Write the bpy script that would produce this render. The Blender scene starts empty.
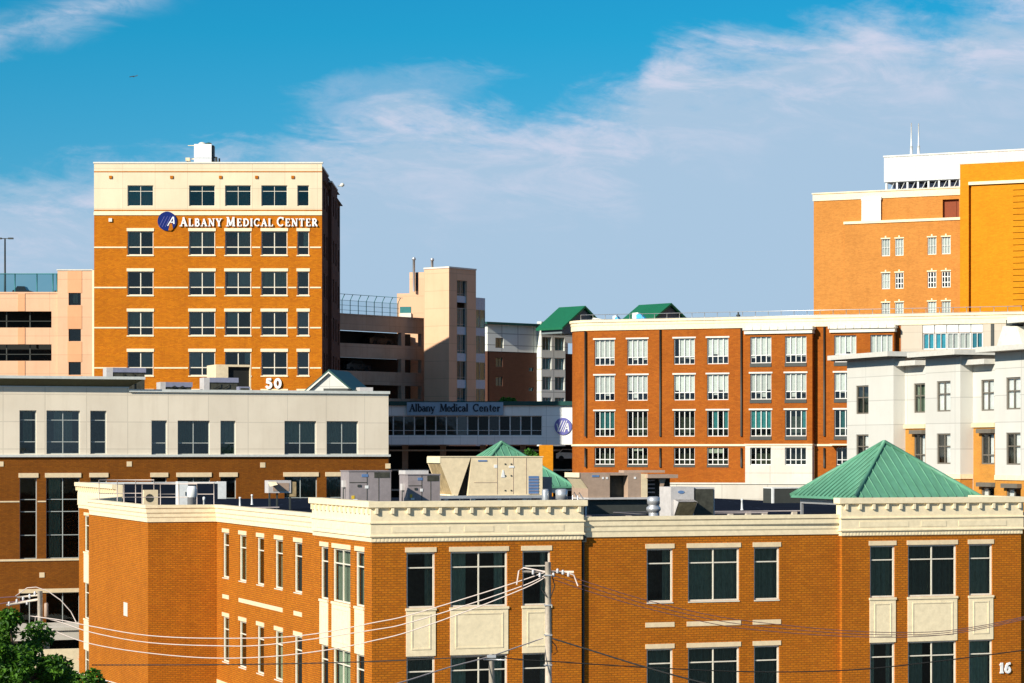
import bpy, math, random
from mathutils import Vector
random.seed(7)
R = math.radians
scene = bpy.context.scene
COL = scene.collection
EYE = 15.4            # camera height above the street
FOC = 2500.0          # focal length in picture widths of 1024
HZ = 449.0            # row of the horizon

# ------------------------------------------------------------------ camera
cam = bpy.data.cameras.new('camera'); cam.sensor_width = 36; cam.lens = 36 * FOC / 1024
cam.shift_y = (HZ - 341.5) / 1024; cam.clip_end = 30000; cam.clip_start = 1
camo = bpy.data.objects.new('camera', cam); COL.objects.link(camo)
camo.location = (0, 0, EYE); camo.rotation_euler = (R(90), 0, 0)
scene.camera = camo

# ------------------------------------------------------------------ light
SUN_EL = 27.0
t_ = R(62)
sx = math.cos(t_) * .342 - math.sin(t_) * .94
sy = -math.cos(t_) * .94 - math.sin(t_) * .342
sun = bpy.data.lights.new('sun', 'SUN'); sun.energy = 4.6; sun.angle = R(.5); sun.color = (1, .93, .80)
suno = bpy.data.objects.new('sun', sun); COL.objects.link(suno)
sd = Vector((sx * math.cos(R(SUN_EL)), sy * math.cos(R(SUN_EL)), math.sin(R(SUN_EL))))
suno.rotation_euler = sd.to_track_quat('Z', 'Y').to_euler(); suno.location = (-60, -60, 80)
w = bpy.data.worlds.new('World'); scene.world = w; w.use_nodes = True
nt = w.node_tree; N = nt.nodes; L = nt.links
for n in list(N): N.remove(n)
def nd(t, **k):
    n = N.new(t)
    for a, b in k.items(): setattr(n, a, b)
    return n
def wm(op, a, b=None, c=None):
    n = nd('ShaderNodeMath', operation=op)
    for i, x in enumerate((a, b, c)):
        if x is None: continue
        if isinstance(x, (int, float)): n.inputs[i].default_value = x
        else: L.new(x, n.inputs[i])
    return n.outputs[0]
out = nd('ShaderNodeOutputWorld'); bg = nd('ShaderNodeBackground'); bg.inputs[1].default_value = .085
sky = nd('ShaderNodeTexSky', sky_type='NISHITA'); sky.sun_disc = False
sky.sun_elevation = R(SUN_EL); sky.sun_rotation = math.atan2(sx, sy); sky.air_density = 1.0; sky.dust_density = .3; sky.ozone_density = 2.5
tc = nd('ShaderNodeTexCoord'); sp = nd('ShaderNodeSeparateXYZ'); L.new(tc.outputs['Generated'], sp.inputs[0])
# azimuth and elevation of the looked-at direction
az = wm('DIVIDE', wm('ARCTAN2', sp.outputs[0], sp.outputs[1]), .0004)      # about one unit per picture column
el = wm('DIVIDE', wm('ARCSINE', sp.outputs[2]), .0004)
def noise(sx_, sy_, scale, det=6, rough=.55, dist=0.0, off=0):
    cb = nd('ShaderNodeCombineXYZ'); L.new(wm('MULTIPLY', az, sx_), cb.inputs[0]); L.new(wm('MULTIPLY_ADD', az, .25 * sx_, wm('MULTIPLY', el, sy_)), cb.inputs[1]); cb.inputs[2].default_value = off
    n = nd('ShaderNodeTexNoise'); n.inputs['Scale'].default_value = scale; n.inputs['Detail'].default_value = det
    n.inputs['Roughness'].default_value = rough; n.inputs['Distortion'].default_value = dist
    L.new(cb.outputs[0], n.inputs['Vector']); return n.outputs['Fac']
# blue of the clear air
tint = nd('ShaderNodeMixRGB', blend_type='MULTIPLY'); tint.inputs[0].default_value = 1
L.new(sky.outputs[0], tint.inputs[1]); 
hr = nd('ShaderNodeValToRGB'); L.new(wm('DIVIDE', el, 2500.0), hr.inputs[0])
for i, (p, c) in enumerate([(0, (.45, .62, .85)), (.08, (.2, .56, .78)), (.165, (.05, .58, .75)), (.26, (.04, .52, .75)), (.5, (.8, .88, .95))]):
    e = hr.color_ramp.elements[i] if i < 2 else hr.color_ramp.elements.new(p)
    e.position = p; e.color = (*c, 1)
L.new(hr.outputs[0], tint.inputs[2])
# the cloud bank: an upper edge that climbs to the right
fc = nd('ShaderNodeFloatCurve'); L.new(wm('MULTIPLY_ADD', az, 1 / 2000.0, .5), fc.inputs[1])
cv = fc.mapping.curves[0]
pts = [(-1000, 262), (-512, 268), (-400, 272), (-262, 296), (-180, 318), (-72, 343), (88, 338), (120, 352), (150, 392), (215, 404), (320, 424), (400, 418), (512, 432), (1000, 440)]
while len(cv.points) < len(pts): cv.points.new(.5, .5)
for q, (a, b) in zip(cv.points, pts): q.location = (a / 2000 + .5, b / 500); q.handle_type = 'AUTO'
fc.mapping.update()
edge = wm('MULTIPLY', fc.outputs[0], 500)
def smooth(x, a, b, lo=0.0, hi=1.0):
    m = nd('ShaderNodeMapRange', interpolation_type='SMOOTHSTEP'); L.new(x, m.inputs[0])
    for i, v in enumerate((a, b, lo, hi)): m.inputs[i + 1].default_value = v
    return m.outputs[0]
n1 = noise(.006, .016, 1.0, 8, .62, .8)
n2 = noise(.02, .05, 1.0, 7, .65, .6, 4)
dd = wm('SUBTRACT', edge, el)
d = wm('ADD', dd, wm('MULTIPLY', wm('SUBTRACT', n1, .5), 130))
d = wm('ADD', d, wm('MULTIPLY', wm('SUBTRACT', n2, .5), 60))
tex = noise(.007, .026, 1, 8, .65, .5, 9)
bank = wm('MULTIPLY', smooth(d, -26, 34), smooth(wm('MULTIPLY_ADD', dd, .0022, tex), .22, .62, .35, .95))
# thin streaks: one upper left, one left of the middle
lw_ = wm('ABSOLUTE', wm('SUBTRACT', el, wm('MULTIPLY_ADD', az, .30, 556.0)))
lw_ = wm('ADD', lw_, wm('MULTIPLY', wm('SUBTRACT', n1, .5), 70))
w1_ = wm('MULTIPLY', smooth(lw_, 34, -8), smooth(az, -300, -400))
ex = wm('DIVIDE', wm('ADD', az, 118.0), 120.0); ey = wm('DIVIDE', wm('SUBTRACT', el, wm('MULTIPLY_ADD', az, .12, 372.0)), 26.0)
rr = wm('ADD', wm('ADD', wm('MULTIPLY', ex, ex), wm('MULTIPLY', ey, ey)), wm('MULTIPLY', wm('SUBTRACT', n2, .5), 2.4))
w2_ = wm('MULTIPLY', smooth(rr, 1.2, -.1), .3)
wisps = wm('MAXIMUM', wm('MULTIPLY', w1_, smooth(n2, .3, .62, .25, .85)), w2_)
cm = wm('MINIMUM', wm('ADD', bank, wisps), 1.0)
cloudc = nd('ShaderNodeMixRGB')
lit_ = wm('MULTIPLY', smooth(wm('ADD', dd, wm('MULTIPLY', wm('SUBTRACT', n1, .5), 160)), 150, 0), smooth(noise(.01, .03, 1, 8, .65, .6, 31), .38, .68))
L.new(wm('MAXIMUM', lit_, wm('MULTIPLY', wisps, .7)), cloudc.inputs[0])
cloudc.inputs[1].default_value = (3.25, 4.45, 5.8, 1); cloudc.inputs[2].default_value = (5.3, 5.4, 6.5, 1)
mx = nd('ShaderNodeMixRGB'); L.new(cm, mx.inputs[0]); L.new(tint.outputs[0], mx.inputs[1]); L.new(cloudc.outputs[0], mx.inputs[2])
L.new(mx.outputs[0], bg.inputs[0]); L.new(bg.outputs[0], out.inputs[0])
scene.view_settings.view_transform = 'Standard'; scene.view_settings.look = 'None'
scene.view_settings.exposure = .6; scene.view_settings.gamma = 1; scene.view_settings.use_curve_mapping = False
scene.render.engine = 'CYCLES'
scene.cycles.max_bounces = 6; scene.cycles.transparent_max_bounces = 10

# ------------------------------------------------------------------ materials
def srgb(r, g, b):
    return tuple((c / 255 / 12.92 if c / 255 <= .04045 else ((c / 255 + .055) / 1.055) ** 2.4) for c in (r, g, b))
def mat_base(name):
    m = bpy.data.materials.new(name); m.use_nodes = True
    return m, m.node_tree, m.node_tree.nodes['Principled BSDF']
def tex_noise(t, vec, scale, det=4, rough=.6):
    n = t.nodes.new('ShaderNodeTexNoise'); n.inputs['Scale'].default_value = scale; n.inputs['Detail'].default_value = det; n.inputs['Roughness'].default_value = rough
    t.links.new(vec, n.inputs['Vector']); return n.outputs['Fac']
def ramp(t, fac, a, b, c0=(0, 0, 0, 1), c1=(1, 1, 1, 1)):
    n = t.nodes.new('ShaderNodeMapRange'); t.links.new(fac, n.inputs[0]); n.inputs[1].default_value = a; n.inputs[2].default_value = b
    return n.outputs[0]
def mixc(t, fac, a, b, mode='MIX'):
    n = t.nodes.new('ShaderNodeMixRGB'); n.blend_type = mode
    for i, x in enumerate((fac, a, b)):
        if hasattr(x, 'links') or hasattr(x, 'is_linked'): t.links.new(x, n.inputs[i])
        elif isinstance(x, (int, float)): n.inputs[i].default_value = x
        else: n.inputs[i].default_value = (*x, 1)
    return n.outputs[0]
def stretch(t, vec, sc):
    n = t.nodes.new('ShaderNodeMapping'); n.inputs['Scale'].default_value = sc; t.links.new(vec, n.inputs[0]); return n.outputs[0]
def weather(t, col, uv, amount=.25, dark=(.55, .5, .45)):
    f = ramp(t, tex_noise(t, uv, .25, 5, .65), .4, .75)
    f2 = ramp(t, tex_noise(t, stretch(t, uv, (1.3, .12, 1)), 1.2, 4, .7), .5, .8)
    m1 = t.nodes.new('ShaderNodeMath'); m1.operation = 'MULTIPLY'; t.links.new(f, m1.inputs[0]); m1.inputs[1].default_value = amount
    c = mixc(t, m1.outputs[0], col, mixc(t, 1.0, col, dark, 'MULTIPLY'))
    m2 = t.nodes.new('ShaderNodeMath'); m2.operation = 'MULTIPLY'; t.links.new(f2, m2.inputs[0]); m2.inputs[1].default_value = amount * .9
    return mixc(t, m2.outputs[0], c, mixc(t, 1.0, col, dark, 'MULTIPLY'))
def brick(name, a, b, mortar, bw=.21, rh=.078, ms=.012, wz=.25, bump=.4):
    m, t, p = mat_base(name)
    uv = t.nodes.new('ShaderNodeUVMap').outputs[0]
    n = t.nodes.new('ShaderNodeTexBrick'); t.links.new(uv, n.inputs['Vector'])
    n.inputs['Color1'].default_value = (*a, 1); n.inputs['Color2'].default_value = (*b, 1); n.inputs['Mortar'].default_value = (*mortar, 1)
    n.inputs['Scale'].default_value = 1; n.inputs['Brick Width'].default_value = bw; n.inputs['Row Height'].default_value = rh
    n.inputs['Mortar Size'].default_value = ms; n.inputs['Mortar Smooth'].default_value = .2; n.inputs['Bias'].default_value = -.1
    v = ramp(t, tex_noise(t, stretch(t, uv, (.6, 1.6, 1)), 1.7, 5, .7), .3, .7)
    c = mixc(t, .35, n.outputs['Color'], mixc(t, v, tuple(x * .62 for x in a), tuple(min(1, x * 1.35) for x in b)))
    v2 = ramp(t, tex_noise(t, uv, 9, 2, .8), .35, .65)
    c = mixc(t, v2, mixc(t, 1.0, c, (.86, .84, .82), 'MULTIPLY'), c)
    c = weather(t, c, uv, wz)
    t.links.new(c, p.inputs['Base Color']); p.inputs['Roughness'].default_value = .9; p.inputs['Specular IOR Level'].default_value = .15
    if bump:
        bp = t.nodes.new('ShaderNodeBump'); bp.inputs['Strength'].default_value = bump; bp.inputs['Distance'].default_value = .01; bp.invert = True
        t.links.new(n.outputs['Fac'], bp.inputs['Height']); t.links.new(bp.outputs[0], p.inputs['Normal'])
    return m
def panel(name, col, pw, ph, joint=.62, ms=.02, off=0.0, wz=.2, rough=.8):
    m, t, p = mat_base(name)
    uv = t.nodes.new('ShaderNodeUVMap').outputs[0]
    n = t.nodes.new('ShaderNodeTexBrick'); t.links.new(uv, n.inputs['Vector']); n.offset = off; n.squash = 1
    n.inputs['Color1'].default_value = (*[c * .96 for c in col], 1); n.inputs['Color2'].default_value = (*[min(1, c * 1.03) for c in col], 1)
    n.inputs['Mortar'].default_value = (*[c * joint for c in col], 1); n.inputs['Scale'].default_value = 1
    n.inputs['Brick Width'].default_value = pw; n.inputs['Row Height'].default_value = ph; n.inputs['Mortar Size'].default_value = ms
    c = weather(t, n.outputs['Color'], uv, wz)
    t.links.new(c, p.inputs['Base Color']); p.inputs['Roughness'].default_value = rough; p.inputs['Specular IOR Level'].default_value = .2
    return m
def plain(name, col, rough=.7, metal=0.0, wz=.2, spec=.3, fine=.15):
    m, t, p = mat_base(name)
    uv = t.nodes.new('ShaderNodeUVMap').outputs[0]
    v = ramp(t, tex_noise(t, uv, 3.5, 5, .7), .3, .7)
    c = mixc(t, v, tuple(x * (1 - fine) for x in col), tuple(min(1, x * (1 + fine * .5)) for x in col))
    c = weather(t, c, uv, wz)
    t.links.new(c, p.inputs['Base Color']); p.inputs['Roughness'].default_value = rough; p.inputs['Metallic'].default_value = metal
    p.inputs['Specular IOR Level'].default_value = spec
    return m
def corrugated(name, col, pitch=.3, rough=.5):
    m, t, p = mat_base(name)
    uv = t.nodes.new('ShaderNodeUVMap').outputs[0]
    wv = t.nodes.new('ShaderNodeTexWave'); wv.bands_direction = 'X'; wv.inputs['Scale'].default_value = 1 / pitch * .314
    t.links.new(uv, wv.inputs[0])
    c = mixc(t, wv.outputs['Fac'], tuple(x * .82 for x in col), col)
    t.links.new(weather(t, c, uv, .15), p.inputs['Base Color']); p.inputs['Roughness'].default_value = rough
    bp = t.nodes.new('ShaderNodeBump'); bp.inputs['Strength'].default_value = .6; bp.inputs['Distance'].default_value = .05
    t.links.new(wv.outputs['Fac'], bp.inputs['Height']); t.links.new(bp.outputs[0], p.inputs['Normal'])
    return m
def glass(name, tintc, refl=.10, rcol=(.8, .9, 1)):
    m, t, p = mat_base(name); t.nodes.remove(p); o = t.nodes['Material Output']
    tr = t.nodes.new('ShaderNodeBsdfTransparent'); tr.inputs[0].default_value = (*tintc, 1)
    gl = t.nodes.new('ShaderNodeBsdfGlossy'); gl.inputs['Roughness'].default_value = .04; gl.inputs['Color'].default_value = (*rcol, 1)
    fr = t.nodes.new('ShaderNodeFresnel'); fr.inputs[0].default_value = 1.5
    ad = t.nodes.new('ShaderNodeMath'); ad.operation = 'MULTIPLY_ADD'; t.links.new(fr.outputs[0], ad.inputs[0]); ad.inputs[1].default_value = (1.0 if 'ribbon' not in name else .35); ad.use_clamp = True
    oi = t.nodes.new('ShaderNodeObjectInfo'); pw = t.nodes.new('ShaderNodeMath'); pw.operation = 'POWER'; t.links.new(oi.outputs['Random'], pw.inputs[0]); pw.inputs[1].default_value = 3
    rv = t.nodes.new('ShaderNodeMath'); rv.operation = 'MULTIPLY_ADD'; t.links.new(pw.outputs[0], rv.inputs[0]); rv.inputs[1].default_value = (.04 if refl > .02 else 0); rv.inputs[2].default_value = refl - .03; t.links.new(rv.outputs[0], ad.inputs[2])
    uv = t.nodes.new('ShaderNodeUVMap').outputs[0]
    bp = t.nodes.new('ShaderNodeBump'); bp.inputs['Strength'].default_value = .35; bp.inputs['Distance'].default_value = .02
    t.links.new(tex_noise(t, uv, .7, 3, .5), bp.inputs['Height']); t.links.new(bp.outputs[0], gl.inputs['Normal'])
    mx_ = t.nodes.new('ShaderNodeMixShader'); t.links.new(ad.outputs[0], mx_.inputs[0]); t.links.new(tr.outputs[0], mx_.inputs[1]); t.links.new(gl.outputs[0], mx_.inputs[2])
    t.links.new(mx_.outputs[0], o.inputs[0]); return m
def leafmat(name, a, b):
    m, t, p = mat_base(name)
    g = t.nodes.new('ShaderNodeNewGeometry')
    c = mixc(t, g.outputs['Random Per Island'], a, b)
    t.links.new(c, p.inputs['Base Color']); p.inputs['Roughness'].default_value = .55; p.inputs['Specular IOR Level'].default_value = .25
    tl = t.nodes.new('ShaderNodeBsdfTranslucent'); t.links.new(mixc(t, 1.0, c, (1.2, 1.3, .5), 'MULTIPLY'), tl.inputs[0])
    mx_ = t.nodes.new('ShaderNodeMixShader'); mx_.inputs[0].default_value = .25
    o = t.nodes['Material Output']; t.links.new(p.outputs[0], mx_.inputs[1]); t.links.new(tl.outputs[0], mx_.inputs[2]); t.links.new(mx_.outputs[0], o.inputs[0])
    return m

M = {}
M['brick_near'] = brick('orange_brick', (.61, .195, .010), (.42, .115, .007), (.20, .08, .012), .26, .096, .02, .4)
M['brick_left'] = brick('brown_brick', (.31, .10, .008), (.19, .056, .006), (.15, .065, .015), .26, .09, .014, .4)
M['brick_tower'] = brick('tower_brick', (.62, .20, .006), (.42, .115, .005), (.34, .13, .015), .34, .12, .012, .35)
M['brick_hotel'] = brick('red_brick', (.42, .118, .012), (.30, .074, .009), (.26, .10, .02), .34, .12, .012, .4)
M['brick_hosp'] = brick('salmon_brick', (.62, .26, .055), (.48, .19, .04), (.45, .21, .06), .35, .12, .012, .3)
M['brick_gold'] = brick('golden_brick', (.70, .27, .010), (.58, .21, .008), (.52, .23, .015), .35, .12, .012, .2)
M['brick_shade_dark'] = brick('shade_and_dark_brick', (.10, .045, .03), (.08, .035, .025), (.1, .06, .04), .3, .1, .012, .2)  # holds the tower side's shade in its colour; also the dormitory's dark brick
M['brick_wh'] = brick('yellow_orange_brick', (.6, .27, .045), (.54, .23, .04), (.5, .27, .08), .25, .09, .012, .2)
M['cream'] = plain('cream_trim', (.84, .71, .47), .75, wz=.12)
M['white'] = plain('white_trim', (.68, .65, .56), .6, wz=.12)
M['frame'] = plain('window_frame_cream', (.74, .68, .55), .5, wz=.05)
M['frame_white'] = plain('window_frame_white', (.7, .7, .66), .5, wz=.05)
M['frame_grey'] = plain('window_frame_grey', (.42, .45, .42), .5, wz=.05)
M['frame_brown'] = plain('window_frame_dark', (.16, .14, .11), .5, wz=.05)
M['lintel'] = plain('stone_lintel', (.78, .62, .39), .85, wz=.2)
M['cream_panel'] = panel('cream_precast_panel', (.70, .59, .41), 3.4, 2.1, .78, .03)
M['left_panel'] = panel('beige_precast_panel', (.75, .66, .52), 2.9, 1.9, .82, .035, wz=.25)
M['white_panel'] = panel('white_precast_panel', (.56, .55, .50), 4.0, 1.55, .72, .025, wz=.15)
M['grey_panel'] = panel('grey_metal_panel', (.92, .91, .86), 2.0, 1.3, .75, .03, wz=.2)
M['dorm_panel'] = panel('pale_siding_panel', (.74, .76, .70), 3.0, 1.6, .5, .06, wz=.2)
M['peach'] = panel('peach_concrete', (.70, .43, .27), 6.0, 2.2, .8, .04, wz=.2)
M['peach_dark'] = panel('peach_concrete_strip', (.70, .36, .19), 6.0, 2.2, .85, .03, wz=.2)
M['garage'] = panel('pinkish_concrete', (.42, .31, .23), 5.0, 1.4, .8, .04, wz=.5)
M['concrete'] = panel('pale_concrete', (.60, .56, .48), 4.0, 2.2, .8, .05, wz=.35)
M['beige_upper'] = panel('beige_stone_cladding', (.52, .45, .36), 3.0, 1.5, .85, .03, wz=.25)
M['roof_black'] = plain('black_roof_membrane', (.010, .014, .024), .95, wz=.3, spec=.02, fine=.4)
M['roof_black'] = panel('black_roof_membrane', (.013, .018, .03), 9.0, 2.2, 2.2, .04, .5, .5, .95)
M['roof_black'].node_tree.nodes['Principled BSDF'].inputs['Specular IOR Level'].default_value = 0
M['eave'] = plain('pale_eave', (.58, .56, .50), .7, wz=.15)
M['roof_grey'] = plain('gravel_roof', (.16, .16, .16), .9)
M['green_roof'] = plain('pale_green_metal_roof', (.12, .33, .21), .5, wz=.7, spec=.4)
M['green_dark'] = plain('dark_green_metal_roof', (.01, .13, .06), .5)
M['cap_green'] = plain('teal_coping', (.015, .07, .06), .5)
M['unit_grey'] = plain('grey_unit_steel', (.30, .26, .26), .5, wz=.25)
M['unit_pale'] = plain('pale_unit_steel', (.55, .52, .5), .45)
M['unit_beige'] = plain('beige_unit_steel', (.80, .65, .42), .5, wz=.2)
M['unit_brown'] = plain('pinkish_unit_steel', (.42, .30, .22), .5, wz=.2)
M['unit_blue'] = plain('blue_grey_unit_steel', (.24, .25, .34), .5)
M['mesh_tan'] = plain('tan_filter_mesh', (.42, .31, .16), .8, fine=.5)
M['mesh_dark'] = plain('dark_coil', (.06, .06, .045), .7, fine=.5)
M['black'] = plain('black_fill', (.012, .013, .012), .8)  # plain black, also painted in where openings lie in shade
M['louver_blue'] = plain('blue_louver', (.12, .22, .42), .5)
M['galv'] = plain('galvanised_metal', (.6, .6, .6), .35, .6, spec=.5)
M['steel_white'] = plain('white_painted_steel', (.75, .76, .74), .4)
M['steel_dark'] = plain('dark_steel', (.05, .055, .05), .5)
M['olive'] = plain('olive_fascia', (.10, .10, .05), .7)
M['coping_grey'] = plain('pale_grey_coping', (.60, .62, .58), .5)
M['wood_pole'] = plain('weathered_pole', (.70, .60, .48), .9, wz=.4, fine=.35)
M['wire_pale'] = plain('pale_wire', (.62, .52, .46), .5)
M['wire_dark'] = plain('dark_cable', (.02, .02, .018), .6)
M['wire_brown'] = plain('purple_brown_wire', (.13, .07, .08), .6)
M['porcelain'] = plain('porcelain', (.6, .6, .62), .3)
M['blue_logo'] = plain('blue_enamel', (.003, .013, .13), .35, wz=.02)
M['violet_logo'] = plain('violet_enamel', (.16, .16, .42), .35, wz=.02)
M['sign_panel'] = plain('blue_grey_sign_panel', (.30, .42, .52), .5, wz=.1)
M['sign_dark'] = plain('dark_sign_letters', (.01, .02, .035), .5)
M['letter'] = plain('white_letters', (.82, .82, .8), .4, wz=.02)
M['red_letter'] = plain('red_letters', (.45, .03, .015), .5, wz=.05)
M['fence_teal'] = glass('teal_mesh_screen', (.35, .6, .62), .03)
M['teal_metal'] = plain('teal_metal', (.02, .16, .16), .5)
M['glass'] = glass('dark_tinted_glass', (.64, .70, .63), .045, (.8, .9, .9))
M['glass_clear'] = glass('clear_glass', (.93, .95, .94), .05)
M['glass_teal'] = glass('teal_glass', (.75, .93, .95), .07, (.55, .85, 1))
M['glass_link'] = glass('dark_ribbon_glass', (.4, .45, .42), .03)
M['room'] = plain('dim_room', (.05, .06, .05), .9, fine=.6)
M['curtain'] = plain('green_grey_curtain', (.62, .72, .60), .9, fine=.3)
M['blind'] = plain('white_blind', (.54, .57, .53), .8, wz=.05)
M['blind_teal'] = plain('teal_curtain', (.07, .36, .44), .8, fine=.3)
M['spandrel'] = plain('pale_blue_spandrel', (.42, .56, .66), .4)
M['red_panel'] = plain('dark_red_panel', (.22, .045, .012), .7)
M['blue_tarp'] = plain('bright_blue_sheet', (.05, .45, .75), .4)
M['yellow'] = plain('yellow_paint', (.75, .5, .04), .5)
M['ground'] = plain('street_ground', (.10, .095, .085), .95, wz=.4)
M['asphalt'] = plain('asphalt', (.05, .05, .052), .9, wz=.3)
M['car_dark'] = plain('dark_car_paint', (.02, .022, .025), .25, spec=.6)
M['car_white'] = plain('white_car_paint', (.7, .7, .68), .3, spec=.6)
M['tyre'] = plain('rubber', (.02, .02, .02), .9)
M['white_corr'] = corrugated('white_corrugated_sheet', (.60, .61, .59), .55)
M['bark'] = plain('bark', (.09, .06, .04), .9)
M['leaf'] = leafmat('leaves', (.012, .05, .007), (.10, .24, .016))
M['leaf_far'] = leafmat('leaves_far', (.02, .10, .015), (.08, .25, .03))

for k_, lo_ in (('room', .35), ('blind', .72), ('curtain', .35), ('blind_teal', .4)):
    t = M[k_].node_tree; p = t.nodes['Principled BSDF']; src = p.inputs['Base Color'].links[0].from_socket
    oi = t.nodes.new('ShaderNodeObjectInfo'); mr_ = t.nodes.new('ShaderNodeMapRange'); t.links.new(oi.outputs['Random'], mr_.inputs[0]); mr_.inputs[3].default_value = lo_; mr_.inputs[4].default_value = 1.0 if k_ != 'room' else 1.9
    sc_ = t.nodes.new('ShaderNodeVectorMath'); sc_.operation = 'SCALE'; t.links.new(src, sc_.inputs[0]); t.links.new(mr_.outputs[0], sc_.inputs[3]); t.links.new(sc_.outputs[0], p.inputs['Base Color'])

# ------------------------------------------------------------------ mesh tools
class MB:
    def __init__(s): s.v = []; s.f = []; s.m = []; s.sm = []
    def poly(s, pts, m=0, smooth=False):
        b = len(s.v); s.v += [tuple(p) for p in pts]; s.f.append(tuple(range(b, b + len(pts)))); s.m.append(m); s.sm.append(smooth)
    def hexa(s, p, m=0):      # p: 4 bottom then 4 top, both counter-clockwise from above
        b = len(s.v); s.v += [tuple(q) for q in p]
        for q in ((3, 2, 1, 0), (4, 5, 6, 7), (0, 1, 5, 4), (1, 2, 6, 5), (2, 3, 7, 6), (3, 0, 4, 7)):
            s.f.append(tuple(b + i for i in q)); s.m.append(m); s.sm.append(False)
    def box(s, x0, x1, y0, y1, z0, z1, m=0):
        s.hexa([(x0, y0, z0), (x1, y0, z0), (x1, y1, z0), (x0, y1, z0), (x0, y0, z1), (x1, y0, z1), (x1, y1, z1), (x0, y1, z1)], m)
    def tube(s, pts, r, n=6, m=0, cap=True, r1=None):
        pts = [Vector(p) for p in pts]; rings = []
        for i, p in enumerate(pts):
            d = (pts[min(i + 1, len(pts) - 1)] - pts[max(i - 1, 0)]).normalized()
            a = d.cross(Vector((0, 0, 1)) if abs(d.z) < .9 else Vector((1, 0, 0))).normalized(); c = d.cross(a)
            rr = r if r1 is None else r + (r1 - r) * i / (len(pts) - 1)
            b = len(s.v)
            for k in range(n):
                t = 2 * math.pi * k / n; s.v.append(tuple(p + a * math.cos(t) * rr + c * math.sin(t) * rr))
            rings.append(b)
        for i in range(len(rings) - 1):
            for k in range(n):
                k2 = (k + 1) % n; s.f.append((rings[i] + k, rings[i] + k2, rings[i + 1] + k2, rings[i + 1] + k)); s.m.append(m); s.sm.append(True)
        if cap:
            s.f.append(tuple(rings[0] + k for k in range(n))); s.m.append(m); s.sm.append(False)
            s.f.append(tuple(rings[-1] + k for k in reversed(range(n)))); s.m.append(m); s.sm.append(False)
    def lathe(s, c, prof, n=18, m=0):
        rings = []
        for r, z in prof:
            b = len(s.v)
            for k in range(n):
                t = 2 * math.pi * k / n; s.v.append((c[0] + math.cos(t) * r, c[1] + math.sin(t) * r, c[2] + z))
            rings.append(b)
        for i in range(len(rings) - 1):
            for k in range(n):
                k2 = (k + 1) % n; s.f.append((rings[i] + k, rings[i] + k2, rings[i + 1] + k2, rings[i + 1] + k)); s.m.append(m); s.sm.append(True)
        s.f.append(tuple(rings[-1] + k for k in range(n))); s.m.append(m); s.sm.append(False)
    def build(s, name, mats, parent=None):
        if not isinstance(mats, (list, tuple)): mats = [mats]
        o0 = Vector(parent['_org']) if parent is not None and '_org' in parent else Vector((0, 0, 0))
        me = bpy.data.meshes.new(name)
        vv = [(v[0] - o0.x, v[1] - o0.y, v[2] + EYE - o0.z) for v in s.v]
        me.from_pydata(vv, [], s.f)
        for mt in mats: me.materials.append(M[mt] if isinstance(mt, str) else mt)
        uvl = me.uv_layers.new(name='UVMap')
        for p, mi, sm in zip(me.polygons, s.m, s.sm):
            p.material_index = mi; p.use_smooth = sm
            nx, ny, nz = p.normal
            for li in p.loop_indices:
                v = s.v[me.loops[li].vertex_index]
                if abs(nz) > .75: uvl.data[li].uv = (v[0], v[1])
                else:
                    h = math.hypot(nx, ny) or 1
                    uvl.data[li].uv = ((-ny * v[0] + nx * v[1]) / h, v[2])
        o = bpy.data.objects.new(name, me); COL.objects.link(o)
        if parent is not None: o.parent = parent; o['_org'] = parent['_org']
        return o

def build_each(mb, name, mt, parent):
    """every separate piece of the builder becomes an object of its own"""
    par = list(range(len(mb.v)))
    def find(i):
        while par[i] != i: par[i] = par[par[i]]; i = par[i]
        return i
    for f in mb.f:
        for q in f[1:]: par[find(q)] = find(f[0])
    grp = {}
    for f, m_, s_ in zip(mb.f, mb.m, mb.sm): grp.setdefault(find(f[0]), []).append((f, m_, s_))
    for fs in grp.values():
        n = MB(); ix = {}
        for f, m_, s_ in fs:
            n.f.append(tuple(ix.setdefault(q, len(ix)) for q in f)); n.m.append(m_); n.sm.append(s_)
        n.v = [mb.v[q] for q in sorted(ix, key=ix.get)]; n.build(name, mt, parent)

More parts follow.
